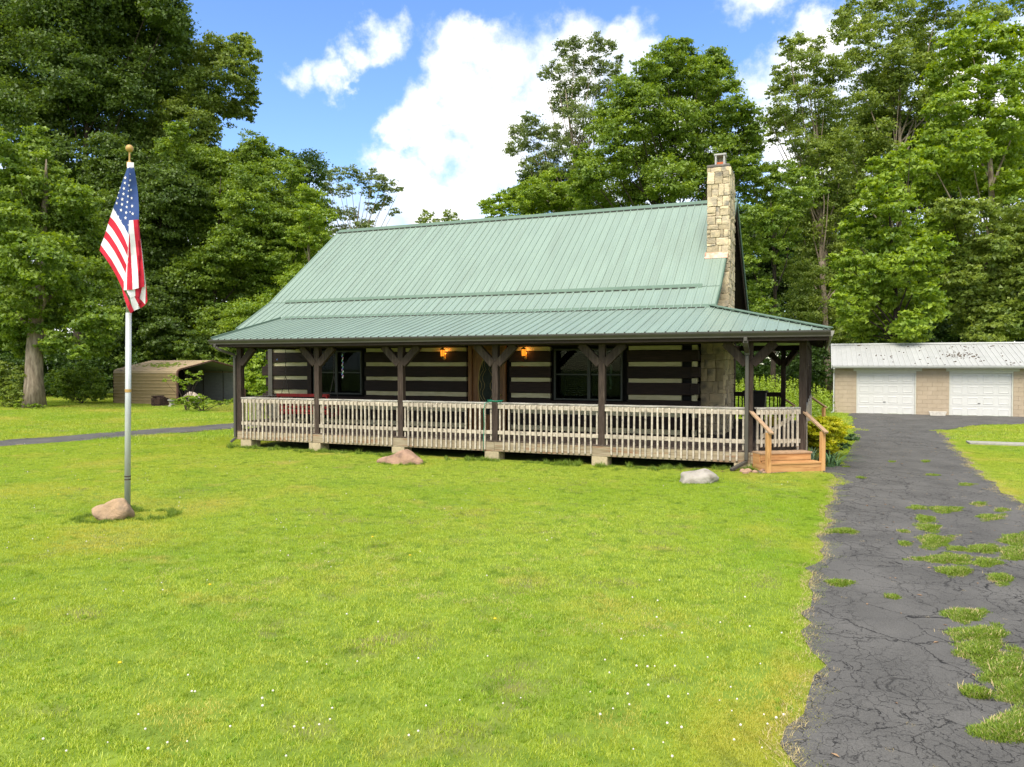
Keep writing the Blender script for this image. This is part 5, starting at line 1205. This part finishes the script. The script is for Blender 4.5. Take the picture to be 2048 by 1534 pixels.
tree('locust_tree', 'feathery grey-green locust reaching left against the right-hand cloud', 'tree', 1655, 54,
     [(1575, 85, 16), (1600, 80, 18), (1635, 90, 18), (1580, 110, 20), (1610, 120, 26), (1650, 130, 28), (1560, 140, 16), (1590, 155, 24), (1640, 165, 30), (1680, 150, 28), (1560, 170, 22), (1545, 185, 14), (1600, 190, 26), (1650, 205, 30), (1560, 215, 26), (1535, 235, 16), (1600, 240, 30), (1560, 255, 24), (1650, 255, 34), (1545, 275, 16), (1590, 280, 28), (1640, 300, 34), (1610, 330, 30), (1690, 280, 30), (1680, 220, 26), (1570, 240, 20), (1660, 340, 34), (1620, 385, 34), (1680, 400, 40), (1640, 440, 40), (1600, 450, 34), (1650, 500, 40), (1620, 550, 36), (1580, 540, 26), (1670, 560, 34), (1610, 600, 36)],
     'olive', .17, .80, .34, bark_oak, 2.4, limbs=.8, spray=.36, fill=[(1590, 380, 1720, 680, 12, 28, 40)])
tree('sycamore_tree', 'tall open sycamore with pale upper limbs, top right', 'tree', 1800, 58,
     [(1680, 35, 18), (1700, 15, 20), (1740, 20, 24), (1770, 0, 26), (1810, 10, 26), (1690, 75, 18), (1730, 70, 24), (1775, 55, 26), (1820, 55, 28), (1860, 30, 28), (1710, 110, 18), (1750, 110, 26), (1800, 105, 28), (1850, 90, 28), (1900, 40, 26), (1750, 160, 26), (1800, 160, 28), (1850, 150, 30), (1730, 200, 26), (1790, 215, 30), (1840, 210, 30), (1760, 260, 30), (1820, 270, 30), (1870, 200, 30), (1950, 20, 28), (1990, 30, 26), (2030, 10, 30), (1740, 310, 30), (1800, 330, 34), (1690, 330, 26), (1880, -10, 30)],
     'olive', .22, .76, .40, bark_pale, 3., limbs=.4, spray=.36, limb_r=.26, fill=[(1690, 20, 1900, 330, 22, 24, 36), (1690, 300, 1900, 520, 10, 30, 44)])
tree('sycamore_tree', 'bright large-leaved sycamore filling the top right edge of the photo', 'tree', 1985, 46,
     [(1935, 60, 26), (1960, 45, 26), (1900, 90, 30), (1940, 110, 40), (1990, 80, 36), (2030, 90, 40), (1890, 150, 36), (1950, 170, 44), (2010, 160, 44), (2060, 170, 44), (1900, 215, 40), (1960, 240, 46), (2030, 240, 46), (1880, 270, 40), (1940, 300, 46), (2000, 310, 46), (2060, 300, 46), (1910, 350, 44), (1970, 370, 46), (2030, 380, 46), (2090, 120, 50), (2100, 240, 50), (2090, 360, 50), (1920, 75, 20), (1860, 320, 34), (1850, 380, 34)],
     'lime', .25, .85, .42, bark_pale, 2.6, limbs=.6)
tree('sycamore_tree', 'nearest bright sycamore with layered boughs left above the garage', 'tree', 1790, 41,
     [(1755, 330, 22), (1780, 320, 24), (1740, 380, 26), (1770, 370, 30), (1720, 420, 26), (1760, 430, 36), (1800, 410, 36), (1700, 460, 26), (1740, 480, 36), (1790, 480, 40), (1840, 450, 36), (1690, 520, 26), (1730, 540, 36), (1780, 550, 40), (1690, 565, 26), (1740, 600, 36), (1800, 600, 40), (1850, 540, 36), (1700, 630, 30), (1760, 650, 34), (1820, 650, 36), (1720, 665, 24), (1680, 600, 20), (1860, 620, 30), (1830, 340, 30), (1820, 300, 24)],
     'lime', .23, .85, .26, bark_dark, 2.2, limbs=.5, fill=[(1690, 500, 1880, 680, 14, 26, 40)])
tree('sycamore_tree', 'dark sycamore with heavy boughs hanging over the right end of the garage', 'tree', 1950, 44,
     [(1900, 420, 36), (1950, 430, 40), (2010, 440, 44), (2060, 430, 44), (1910, 480, 36), (1970, 500, 44), (2030, 510, 44), (1920, 550, 36), (1980, 570, 44), (2040, 580, 44), (1940, 610, 36), (1990, 640, 40), (2050, 640, 44), (1960, 660, 26), (2010, 665, 26), (1900, 600, 26), (2090, 500, 50), (2090, 600, 50), (1915, 655, 24), (1880, 520, 24)],
     'olive', .22, .9, .30, bark_dark, 2.6, limbs=.5, fill=[(1880, 440, 2080, 680, 12, 30, 44)])
# ranks of trees further back, between and behind those in front
back_trees = [(20, 60, 'deep tree deep in the wood behind the thick grey trunk'), (150, 62, 'deep green tree in the wood left of the flagpole'), (300, 60, 'deep green tree in the wood right of the flagpole'), (420, 64, 'deep green tree in the wood behind the carport roof peak'), (540, 66, 'deep green tree in the wood above the porch left end'),
              (1500, 68, 'slim dark tree in the wood seen between chimney and locust'), (1590, 72, 'dark tree in the wood beneath the feathery locust'), (1700, 64, 'dark tree in the wood above the left garage corner'), (1830, 62, 'dark tree in the wood above the middle of the garage'), (1960, 60, 'dark tree in the wood above the second garage door'), (2080, 58, 'dark tree in the wood cut by the right edge')]
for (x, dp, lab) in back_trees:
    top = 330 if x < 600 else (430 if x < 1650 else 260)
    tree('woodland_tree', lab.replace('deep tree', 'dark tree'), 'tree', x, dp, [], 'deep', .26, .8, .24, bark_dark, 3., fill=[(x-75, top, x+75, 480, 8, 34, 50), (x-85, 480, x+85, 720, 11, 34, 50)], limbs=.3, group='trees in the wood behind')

def shrub(name, label, cat, W, leaf, size, density, z0=0., group=None, spray=.3, stems=True):
    W = np.array(W, float); base = Vector((W[:, 0].mean(), W[:, 1].mean(), z0)); o = empty(name, base, label, cat, group)
    Cn, Nn, Ts = cloud(W, size, density*1.6, spray); k = Cn[:, 2] > z0+.01; Cn, Nn, Ts = Cn[k], Nn[k], Ts[k]; TOTAL[0] += len(Cn)
    me = leaf_mesh('foliage', Cn-np.array(base), Nn, size*rng.uniform(.6, 1.25, len(Cn)), Ts, LEAF[leaf]); f_ = bpy.data.objects.new('foliage', me); COL.objects.link(f_); f_.parent = o
    if stems:
        mb = MB()
        for (x, y, z, r) in W:
            b_ = Vector((x, y, z)); a = Vector((base.x+random.uniform(-.1, .1), base.y+random.uniform(-.1, .1), z0-.02)); mb.tube([a, a.lerp(b_, .5)+Vector((0, 0, .1)), b_], [.016, .011, .005], 5)
        build('stems', mb, bark_dark, o)
    return o
def from_px(L_, depth, ds=.8):
    out = []
    for (x, y, r) in L_:
        d = depth+random.uniform(-ds, ds); p = at(x, y, d); out.append((p.x, p.y, max(p.z, .1), r*d/FPX))
    return out
def rnd_px(x0, y0, x1, y1, n, r0, r1): return [(random.uniform(x0, x1), random.uniform(y0, y1), random.uniform(r0, r1)) for _ in range(n)]
shrub('bush', 'dense green thicket between the thick grey trunk and the carport', 'bush', from_px([(110, 760, 20), (135, 755, 24), (160, 760, 24), (185, 765, 24), (200, 775, 16), (120, 785, 18), (150, 785, 20), (180, 788, 18), (198, 790, 12), (170, 740, 18), (195, 748, 14)], 46, 1.), 'maple', .15, 1.1)
shrub('bush', 'bushy undergrowth left of the thick grey trunk', 'bush', from_px([(-10, 770, 26), (15, 765, 26), (35, 780, 20), (0, 795, 22), (25, 800, 16), (40, 745, 20), (5, 740, 22), (42, 803, 12), (-30, 780, 30)], 42, .8), 'olive', .14, 1.)
shrub('fern_clump', 'ferny sprouts at the foot of the thick grey trunk', 'plant', from_px([(45, 815, 8), (60, 820, 8), (75, 816, 8), (88, 820, 7), (36, 820, 8), (70, 812, 7)], 40.6, .3), 'lime', .09, .9)
shrub('bush', 'sunlit green bush seen past the left end of the porch', 'bush', from_px([(500, 740, 22), (520, 735, 24), (545, 740, 24), (510, 765, 22), (535, 765, 24), (495, 770, 16), (520, 785, 20), (555, 770, 20), (500, 715, 14), (530, 712, 14)], 36, 1.), 'lime', .13, 1.1)
shrub('bush', 'leafy growth rising behind the carport roof', 'bush', from_px([(330, 705, 22), (370, 700, 24), (410, 700, 24), (450, 708, 22), (475, 715, 20), (250, 720, 22), (290, 712, 20), (400, 730, 30), (460, 740, 26)], 53, 1.2), 'maple', .17, 1.)
shrub('sapling', 'leggy young tree growing at the carport mouth', 'sapling', from_px([(345, 755, 7), (352, 760, 7), (360, 765, 7), (370, 768, 7), (378, 760, 6), (384, 752, 5), (395, 750, 6), (402, 745, 5), (375, 745, 5), (330, 762, 5), (398, 758, 5), (388, 765, 6), (368, 778, 6)], 39.2, .4), 'lime', .10, .55, spray=.4)
shrub('weed_clump', 'tall bright weeds in front of the carport mouth', 'weeds', from_px([(350, 805, 9), (362, 803, 10), (375, 800, 12), (388, 800, 12), (400, 798, 12), (412, 800, 10), (424, 804, 8), (440, 806, 8), (455, 804, 8), (470, 803, 8), (408, 810, 8), (380, 811, 9), (395, 811, 9)], 38.3, .6), 'lime', .09, 1.1)
shrub('bush', 'shadowy bush seen under the side porch roof', 'bush', from_px([(1475, 700, 16), (1480, 725, 18), (1520, 715, 20), (1550, 705, 20), (1500, 740, 20), (1540, 735, 20), (1580, 725, 18), (1600, 700, 20), (1640, 705, 20), (1650, 740, 18), (1630, 750, 18), (1620, 725, 18)], 50, 1.2), 'deep', .17, 1.1)
def tall_weeds():
    mb = []; C_, N_, T_ = [], [], []
    for k in range(230):
        px = random.uniform(1455, 1665); d = random.uniform(33, 41); p = at(px, 800, d); h = random.uniform(.8, 1.9)
        if px > 1600: h *= .75
        n = int(42*h/1.4); z = rng.uniform(.1, 1, n); a = rng.uniform(0, 6.28, n); rr_ = .20*(1.05-z)
        C_.append(np.stack([p.x+np.cos(a)*rr_, p.y+np.sin(a)*rr_, z*h], 1)); N_.append(np.stack([np.cos(a)*.6, np.sin(a)*.6, np.full(n, .7)], 1)+rng.normal(size=(n, 3))*.3); T_.append(np.clip(z*.7+rng.random(n)*.3, 0, 1))
    C_, N_, T_ = np.concatenate(C_), np.concatenate(N_), np.concatenate(T_); N_ /= np.linalg.norm(N_, axis=1)[:, None]
    me = leaf_mesh('tall_weeds', C_, N_, np.full(len(C_), .14), T_, LEAF['lime'], .35); o = bpy.data.objects.new('tall_weeds', me); COL.objects.link(o)
    o['kind'] = 'stuff'; o['label'] = 'tall bright green weeds behind the side porch'; o['category'] = 'weeds'
tall_weeds()
# woods and undergrowth that nobody could count
def mass(name, label, W, leaf, size, density):
    Cn, Nn, Ts = cloud(np.array(W), size, density, .34); k = Cn[:, 2] > .02; me = leaf_mesh(name, Cn[k], Nn[k], size*rng.uniform(.7, 1.5, k.sum()), Ts[k], LEAF[leaf], .7, True); o = bpy.data.objects.new(name, me); COL.objects.link(o)
    TOTAL[0] += int(k.sum()); o['kind'] = 'stuff'; o['label'] = label; o['category'] = name.replace('_', ' ')
W = []
for px in range(-160, 2200, 42):
    if 700 < px < 1400: continue
    for k in range(8):
        d = random.uniform(74, 92); top = 430 if px < 640 else (660 if px < 1500 else 470)
        p = at(px+random.uniform(-25, 25), random.uniform(top, 780), d); W.append((p.x, p.y, max(.5, p.z), random.uniform(1.8, 2.8)))
for px in list(range(-900, -160, 60))+list(range(2230, 2900, 60)):      # the wood goes on beyond the picture
    for k in range(9):
        d = random.uniform(60, 78); p = at(px+random.uniform(-30, 30), random.uniform(180, 780), d); W.append((p.x, p.y, max(.5, p.z), random.uniform(1.9, 2.9)))
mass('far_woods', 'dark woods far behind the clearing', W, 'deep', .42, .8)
W = []
for px in range(-120, 2200, 30):
    if 560 < px < 1440: continue
    for k in range(3):
        d = random.uniform(53, 60); p = at(px+random.uniform(-20, 20), random.uniform(700 if px < 560 else 730, 782), d); W.append((p.x, p.y, max(.3, p.z), random.uniform(.8, 1.5)))
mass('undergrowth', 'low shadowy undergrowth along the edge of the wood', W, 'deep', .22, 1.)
# golden shrub, irises and lilies by the steps
W = [(1.50+random.gauss(0, .16), 2.25+random.gauss(0, .5), random.uniform(.35, .98), random.uniform(.16, .26)) for _ in range(34)]
shrub('golden_spirea', 'rounded golden-leaved shrub between the porch steps and the driveway', 'shrub', W, 'gold', .06, 1.7)
W = [(1.60+random.gauss(0, .16), 3.6+random.gauss(0, .5), random.uniform(.25, .62), random.uniform(.15, .24)) for _ in range(14)]
shrub('bluish_shrub', 'blue-green leafy shrub just behind the golden one', 'shrub', W, 'blade', .06, 1.5)
def strap_plant(name, label, cx, cy, n, h, mat, spread=.25):
    mb = MB()
    for k in range(n):
        a = random.uniform(0, 6.28); r0 = random.uniform(0, .10); l = h*random.uniform(.6, 1.1); b0 = Vector((cx+r0*math.cos(a), cy+r0*math.sin(a), gz(cx, cy))); out = Vector((math.cos(a), math.sin(a), 0)); sd_ = Vector((-math.sin(a), math.cos(a), 0)); o = len(mb.v)
        for i in range(7):
            t = i/6; p = b0+out*(spread*t*t*2.0)*random.uniform(.95, 1.05)+Vector((0, 0, l*(t*1.25-.55*t*t*t))); wd = .016*(1-t*.9); mb.v.append(tuple(p-sd_*wd)); mb.v.append(tuple(p+sd_*wd))
        for i in range(6): mb.f.append((o+2*i, o+2*i+1, o+2*i+3, o+2*i+2)); mb.m.append(0)
    return build(name, mb, mat, label=label, cat='plant')
strap_m = M('strap_leaf_green', (.07, .15, .05), (.12, .22, .09), 5, .6)
strap_plant('lily_plant', 'arching strap-leaved plant right of the steps newel post', 1.66, 1.10, 34, .45, strap_m)
strap_plant('iris_plant', 'grey-green iris fan against the side of the top step', 1.28, .95, 22, .55, M('iris_leaf', (.12, .20, .12), (.18, .27, .17), 5, .6), .18)
strap_plant('lily_plant', 'low strap-leaved clump beside the driveway edge below the golden shrub', 1.80, 1.45, 30, .34, strap_m, .3)

# ------------------------------------------------------------------ grass
def blade_patch(name, n, w_, h0, h1, wd, mat, lean=.9):
    x = rng.uniform(-w_/2, w_/2, n); y = rng.uniform(-w_/2, w_/2, n); a = rng.uniform(0, 6.28, n); h = rng.uniform(h0, h1, n); ln = rng.uniform(.2, 1, n)*lean; b = rng.uniform(0, 6.28, n)
    dx, dy = np.cos(a)*wd/2, np.sin(a)*wd/2; ox, oy = np.cos(b)*ln*h, np.sin(b)*ln*h; z0 = np.zeros(n)
    hz = h*np.sqrt(np.maximum(.15, 1-ln**2*.6))
    V = np.stack([np.stack([x-dx, y-dy, z0], 1), np.stack([x+dx, y+dy, z0], 1), np.stack([x+ox*.35+dx*.8, y+oy*.35+dy*.8, hz*.6], 1), np.stack([x+ox*.35-dx*.8, y+oy*.35-dy*.8, hz*.6], 1), np.stack([x+ox, y+oy, hz], 1)], 1).reshape(-1, 3)
    me = bpy.data.meshes.new(name); me.vertices.add(5*n); me.vertices.foreach_set('co', V.ravel().astype(np.float32))
    q = np.arange(n)*5; lo = np.stack([q, q+1, q+2, q+3, q+3, q+2, q+4], 1).ravel()
    me.loops.add(7*n); me.loops.foreach_set('vertex_index', lo.astype(np.int32)); me.polygons.add(2*n)
    st = np.stack([np.arange(n)*7, np.arange(n)*7+4], 1).ravel(); me.polygons.foreach_set('loop_start', st.astype(np.int32))
    t = rng.random(n)**1.3; at_ = me.attributes.new('tint', 'FLOAT', 'POINT'); at_.data.foreach_set('value', np.repeat(t, 5).astype(np.float32))
    me.materials.append(mat); me.update(); o = bpy.data.objects.new(name, me); return o
def scatter(name, label, cat, pts, rots, scl, templates):
    """one object whose nodes set out a patch mesh on each of its points"""
    me = bpy.data.meshes.new(name); me.from_pydata([tuple(p) for p in pts], [], [])
    a = me.attributes.new('rot', 'FLOAT', 'POINT'); a.data.foreach_set('value', np.array(rots, np.float32))
    a = me.attributes.new('scl', 'FLOAT', 'POINT'); a.data.foreach_set('value', np.array(scl, np.float32))
    idx = rng.integers(0, len(templates), len(pts)); a = me.attributes.new('idx', 'INT', 'POINT'); a.data.foreach_set('value', idx.astype(np.int32))
    o = bpy.data.objects.new(name, me); COL.objects.link(o)
    g = bpy.data.node_groups.new(name, 'GeometryNodeTree'); g.interface.new_socket('Geometry', in_out='INPUT', socket_type='NodeSocketGeometry'); g.interface.new_socket('Geometry', in_out='OUTPUT', socket_type='NodeSocketGeometry')
    gi = g.nodes.new('NodeGroupInput'); go = g.nodes.new('NodeGroupOutput'); join = g.nodes.new('GeometryNodeGeometryToInstance')
    for t in templates:
        oi = g.nodes.new('GeometryNodeObjectInfo'); oi.inputs['Object'].default_value = t; oi.inputs['As Instance'].default_value = True; g.links.new(oi.outputs['Geometry'], join.inputs[0])
    ip = g.nodes.new('GeometryNodeInstanceOnPoints'); g.links.new(gi.outputs[0], ip.inputs['Points'])
    if len(templates) > 1:
        jn = g.nodes.new('GeometryNodeJoinGeometry')
        g.nodes.remove(join)
        for t in reversed([n for n in g.nodes if n.bl_idname == 'GeometryNodeObjectInfo']): g.links.new(t.outputs['Geometry'], jn.inputs[0])
        g.links.new(jn.outputs[0], ip.inputs['Instance']); ip.inputs['Pick Instance'].default_value = True
        ai = g.nodes.new('GeometryNodeInputNamedAttribute'); ai.data_type = 'INT'; ai.inputs['Name'].default_value = 'idx'; g.links.new(ai.outputs['Attribute'], ip.inputs['Instance Index'])
    else: g.links.new(join.outputs[0], ip.inputs['Instance'])
    ar = g.nodes.new('GeometryNodeInputNamedAttribute'); ar.inputs['Name'].default_value = 'rot'; cx = g.nodes.new('ShaderNodeCombineXYZ'); g.links.new(ar.outputs['Attribute'], cx.inputs[2]); g.links.new(cx.outputs[0], ip.inputs['Rotation'])
    as_ = g.nodes.new('GeometryNodeInputNamedAttribute'); as_.inputs['Name'].default_value = 'scl'; g.links.new(as_.outputs['Attribute'], ip.inputs['Scale'])
    g.links.new(ip.outputs[0], go.inputs[0]); md = o.modifiers.new('scatter', 'NODES'); md.node_group = g
    o['kind'] = 'stuff'; o['label'] = label; o['category'] = cat; return o
def near_view(x, y, m=1.35):
    v = Vector((x, y, 0))-CAM; z = v.dot(_f0)
    if z < 3.2: return None
    u = v.dot(_r)/z
    return z if abs(u) < .6777*m+.35/z else None
def blocked(x, y, e=.0):
    if x > .1 and in_poly(x, y, DRIVE): return True
    if x < -16 and in_poly(x, y, PATH): return True
    if -14.0 < x < 0 and y > .12 and y < 13: return True
    if -15 < x < 1.0 and 2.3 < y < 10: return True
    if 0 <= x < 1.0 and y > x*.7 and y < 9.5: return True
    if .1 < x < 1.3 and -.5 < y < 1.0: return True
    if 2.0 < x < 11.6 and GY < y < 30: return True
    if CX0 < x < CX1 and 16.5 < y < 22.1: return True
    if 5.5 < x < 11.5 and 8.75 < y < 9.4: return True
    return False
pa = [blade_patch('grass_patch', 1500, .62, .014, .038, .0050, grass_m) for _ in range(4)]
pf = [blade_patch('grass_patch_far', 700, 1.25, .03, .08, .011, grass_m) for _ in range(3)]
P1, P2 = [], []
y = -14.5
for iy in range(0, 70):
    for ix in range(-80, 60):
        x = -2+ix*.5; y = -14.5+iy*.5
        if x < -36 or x > 20: continue
        jx, jy = x+random.uniform(-.03, .03), y+random.uniform(-.03, .03); z = near_view(jx, jy)
        if z is None or z > 24: continue
        sub = [(0, 0, 1.)]
        cor = [blocked(jx+a*.3, jy+b*.3) for a, b in ((-1, -1), (1, -1), (1, 1), (-1, 1))]
        if all(cor): continue
        if any(cor) or blocked(jx, jy):
            sub = [(a*.19, b*.19, .36) for a in (-1, 0, 1) for b in (-1, 0, 1)]
        for (a, b, s_) in sub:
            if s_ < 1 and blocked(jx+a+random.uniform(-.07, .07), jy+b+random.uniform(-.07, .07)): continue
            P1.append((jx+a, jy+b, gz(jx+a, jy+b)-.002, s_))
for iy in range(-8, 60):
    for ix in range(-75, 25):
        jx, jy = ix+random.uniform(-.2, .2), iy+random.uniform(-.2, .2); z = near_view(jx, jy)
        if z is None or z < 23 or z > 62 or blocked(jx, jy): continue
        if any(blocked(jx+a, jy+b) for a, b in ((.4, 0), (-.4, 0), (0, .4), (0, -.4))):
            for k in range(9):
                a, b = random.uniform(-.5, .5), random.uniform(-.5, .5)
                if not blocked(jx+a, jy+b): P2.append((jx+a, jy+b, 0, .32))
        else: P2.append((jx, jy, 0, 1.))
P1 = np.array(P1); P2 = np.array(P2)
def zscale(s): return s
scatter('grass', 'mown grass blades of the lawn', 'grass', P1[:, :3], rng.uniform(0, 6.28, len(P1)), np.where(P1[:, 3] < 1, .62, 1.)*rng.uniform(.85, 1.15, len(P1)), pa)
scatter('far_grass', 'mown grass beyond the cabin and path', 'grass', P2[:, :3], rng.uniform(0, 6.28, len(P2)), np.where(P2[:, 3] < 1, .5, 1.)*rng.uniform(.85, 1.2, len(P2)), pf)
# taller tufts and weeds: along the porch foot, round boulders and pole, in the cracks of the drive
weed2_m = leaf_mat('lawn_weed_blades', (.14, .28, .016), (.38, .54, .045), .35)
soft = [blade_patch('lawn_weed', 50, .12, .03, .09, .008, weed2_m, 1.2)]
tuft = [blade_patch('weed_tuft', 70, .10, .05, .13, .006, weed_m, 1.0), blade_patch('weed_tuft', 60, .13, .03, .09, .008, weed_m, 1.1)]
matt = [blade_patch('weed_mat', 60, .13, .018, .060, .008, weed_m, 1.3), blade_patch('weed_mat', 50, .15, .012, .045, .008, weed_m, 1.5), blade_patch('weed_mat', 14, .16, .02, .06, .006, strawleaf_m, 1.5)]
T = []
for k in range(420):
    x = random.uniform(-14.3, .2); y = -.22+random.gauss(0, .10)
    if random.random() < .5+.4*math.sin(x*2.7): T.append((x, y, gz(x, y), random.uniform(.6, 1.5)))
for (cx, cy, r) in ((-8.72, -8.85, .36), (-7.8, -1.38, .5), (-.77, -1.8, .40), (fx, fy, .12), (-8.3, -8.35, .45)):
    for k in range(80): a = random.uniform(0, 6.28); q = r*random.uniform(.80, 1.15); T.append((cx+q*math.cos(a), cy+q*.8*math.sin(a), 0, random.uniform(.4, .9)))
scatter('weed_tufts', 'ragged tufts along the porch foot and round the boulders', 'weeds', [t[:3] for t in T], rng.uniform(0, 6.28, len(T)), [t[3] for t in T], tuft)
D7 = 1326/548.
PW = [(810,285,40,10),(945,295,75,15),(1165,330,60,15),(850,340,40,18),(865,380,50,20),(895,445,75,32),(1130,485,80,20),(1280,440,60,30),(1290,505,80,30),(960,535,130,22),(1145,548,55,18),(990,593,75,20),(1210,630,42,25),(445,398,80,12),(430,650,50,12),(1040,805,75,28),(1110,900,130,35),(1110,980,100,60),(1250,1070,90,80),(1290,1170,80,50),(1095,1185,45,15),(1250,1370,140,50),(1300,1340,70,60),(1110,268,35,10),(850,58,18,8),(540,160,20,4),(745,398,18,6),(750,460,16,8),(690,718,14,6),(1220,295,30,8),(880,128,30,6),(1045,175,30,7),(690,60,12,4),(1000,485,40,8),(460,98,16,4)]
T = []
for (zx, zy, hw, hh) in PW:
    n = int(6+hw*hh*.11*(1+zy/900.))
    for k in range(min(n, 420)):
        a = random.uniform(0, 6.28); lim = 1+.35*math.sin(a*3+zx)+.25*math.sin(a*5+zy*.7)+.15*math.sin(a*9+hw); q = math.sqrt(random.random())*lim*random.uniform(.75, 1.12); p = ground_at(1500+(zx+hw*q*math.cos(a))/D7, 900+(zy+hh*q*math.sin(a))/D7)
        T.append((p.x, p.y, gz(p.x, p.y)+.01, random.uniform(.35, .75)*(1.1-.5*min(1, q))))
scatter('crack_weeds', 'mats of low weeds growing from the driveway cracks', 'weeds', [t[:3] for t in T], rng.uniform(0, 6.28, len(T)), [t[3]*1.5 for t in T], matt)
T = []
for k in range(120):
    px, py = random.uniform(0, 1640), 900+634*random.random(); p = ground_at(px, py)
    if blocked(p.x, p.y): continue
    for j in range(random.randint(1, 7)): T.append((p.x+random.gauss(0, .09), p.y+random.gauss(0, .07), gz(p.x, p.y), random.uniform(.22, .45)))
T = [t for t in T if not blocked(t[0], t[1])]
scatter('lawn_weeds', 'small darker weed rosettes mixed into the lawn', 'weeds', [t[:3] for t in T], rng.uniform(0, 6.28, len(T)), [t[3] for t in T], soft)
# dry straw clippings along the lawn edges
stf = [blade_patch('straw_patch', 26, .16, .012, .05, .0035, strawleaf_m, 1.6)]
T = []
def edge_scatter(E_, step, sd_, inn=0.):
    for a, b in zip(E_[:-1], E_[1:]):
        a, b = Vector(a), Vector(b); L_ = (b-a).length; n = int(L_/step)
        for k in range(n):
            if random.random() < .35: continue
            p = a.lerp(b, random.random()); T.append((p.x+random.gauss(inn, sd_), p.y+random.gauss(0, sd_), gz(p.x, p.y)+.014, random.uniform(.5, 1.2)))
edge_scatter(left_edge[2:-4], .030, .035, -.02); edge_scatter(re_, .045, .07); edge_scatter(PATH[:6], .08, .06); edge_scatter(PATH[7:13], .08, .06)
for k in range(120):
    px, py = random.choice(((560, 1150), (700, 1100), (830, 1160), (1000, 1220), (420, 1210), (1150, 1080), (250, 1130), (1300, 1250), (1480, 1100), (900, 1040))); p = ground_at(random.gauss(px, 70), random.gauss(py, 28))
    for j in range(random.randint(1, 4)): T.append((p.x+random.gauss(0, .12), p.y+random.gauss(0, .12), gz(p.x, p.y)+.012, random.uniform(.5, .9)))
for k in range(260):
    p = Vector((random.uniform(1.6, 4.7), random.uniform(-13, 20))); T.append((p.x, p.y, gz(p.x, p.y)+.014, random.uniform(.2, .45)))
scatter('dry_clippings', 'dry straw-coloured clippings along the driveway edges', 'clippings', [t[:3] for t in T], rng.uniform(0, 6.28, len(T)), [t[3] for t in T], stf)
# clover heads and a few dandelions
mb = MB()
for k in range(170):
    for _ in range(20):
        px, py = random.uniform(0, 1650), 890+644*random.random()**1.3; p = ground_at(px, py)
        dn = math.sin(p.x*.7+1)*math.sin(p.y*.55+2)+.4*math.sin(p.x*2.1)
        if not blocked(p.x, p.y) and random.random() < .25+.5*dn+(.25 if px < 700 else 0): break
    r_ = random.uniform(.005, .010); mb.sphere((p.x, p.y, gz(p.x, p.y)+.055), r_, 5, 4, 0, (1, 1, .9))
build('clover_flowers', mb, flower_w, label='scattered white clover heads in the lawn', cat='clover', kind='stuff')
mb = MB()
for (px, py) in ((157, 965), (117, 995), (380, 880), (300, 912), (820, 1120), (745, 1082), (420, 1180), (990, 1250), (240, 1340)):
    p = ground_at(px, py); mb.sphere((p.x, p.y, .06), .016, 6, 4, 0, (1, 1, .5))
build('dandelions', mb, flower_y, label='a few yellow dandelions dotted over the lawn', cat='dandelion', kind='stuff')
# fallen leaves and chips on the drive
mb = MB()
for k in range(260):
    x, y = random.uniform(1.4, 5.0), random.uniform(-13, 21)
    if not in_poly(x, y, DRIVE): continue
    a = random.uniform(0, 6.28); l = random.uniform(.006, .022); c_ = Vector((x, y, gz(x, y)+.016)); d1 = Vector((math.cos(a), math.sin(a), 0))*l*1.6; d2 = Vector((-math.sin(a), math.cos(a), 0))*l*.7
    mb.add([c_-d1, c_-d2+Vector((0, 0, .004)), c_+d1, c_+d2+Vector((0, 0, .006)), c_-Vector((0, 0, .002))], [(0, 1, 2, 3), (0, 4, 1), (1, 4, 2), (2, 4, 3), (3, 4, 0)])
build('drive_litter', mb, M('litter_tan', (.34, .22, .12), (.20, .12, .07), 9, .9), label='small dead leaves and chips lying on the driveway', cat='leaf litter', kind='stuff')
mb = MB()
for k in range(9):
    x, y = random.uniform(-.25, .45), -.50+random.gauss(0, .12); r_ = random.uniform(.04, .09); mb.sphere((x, y, gz(x, y)+r_*.4), r_, 7, 5, 0, (1, random.uniform(.6, 1), .7))
build('rubble', mb, rock_pink, label='broken stones lying at the left foot of the steps', cat='rubble', kind='stuff')
print('leaf quads', TOTAL[0], 'grass instances', len(P1), len(P2))
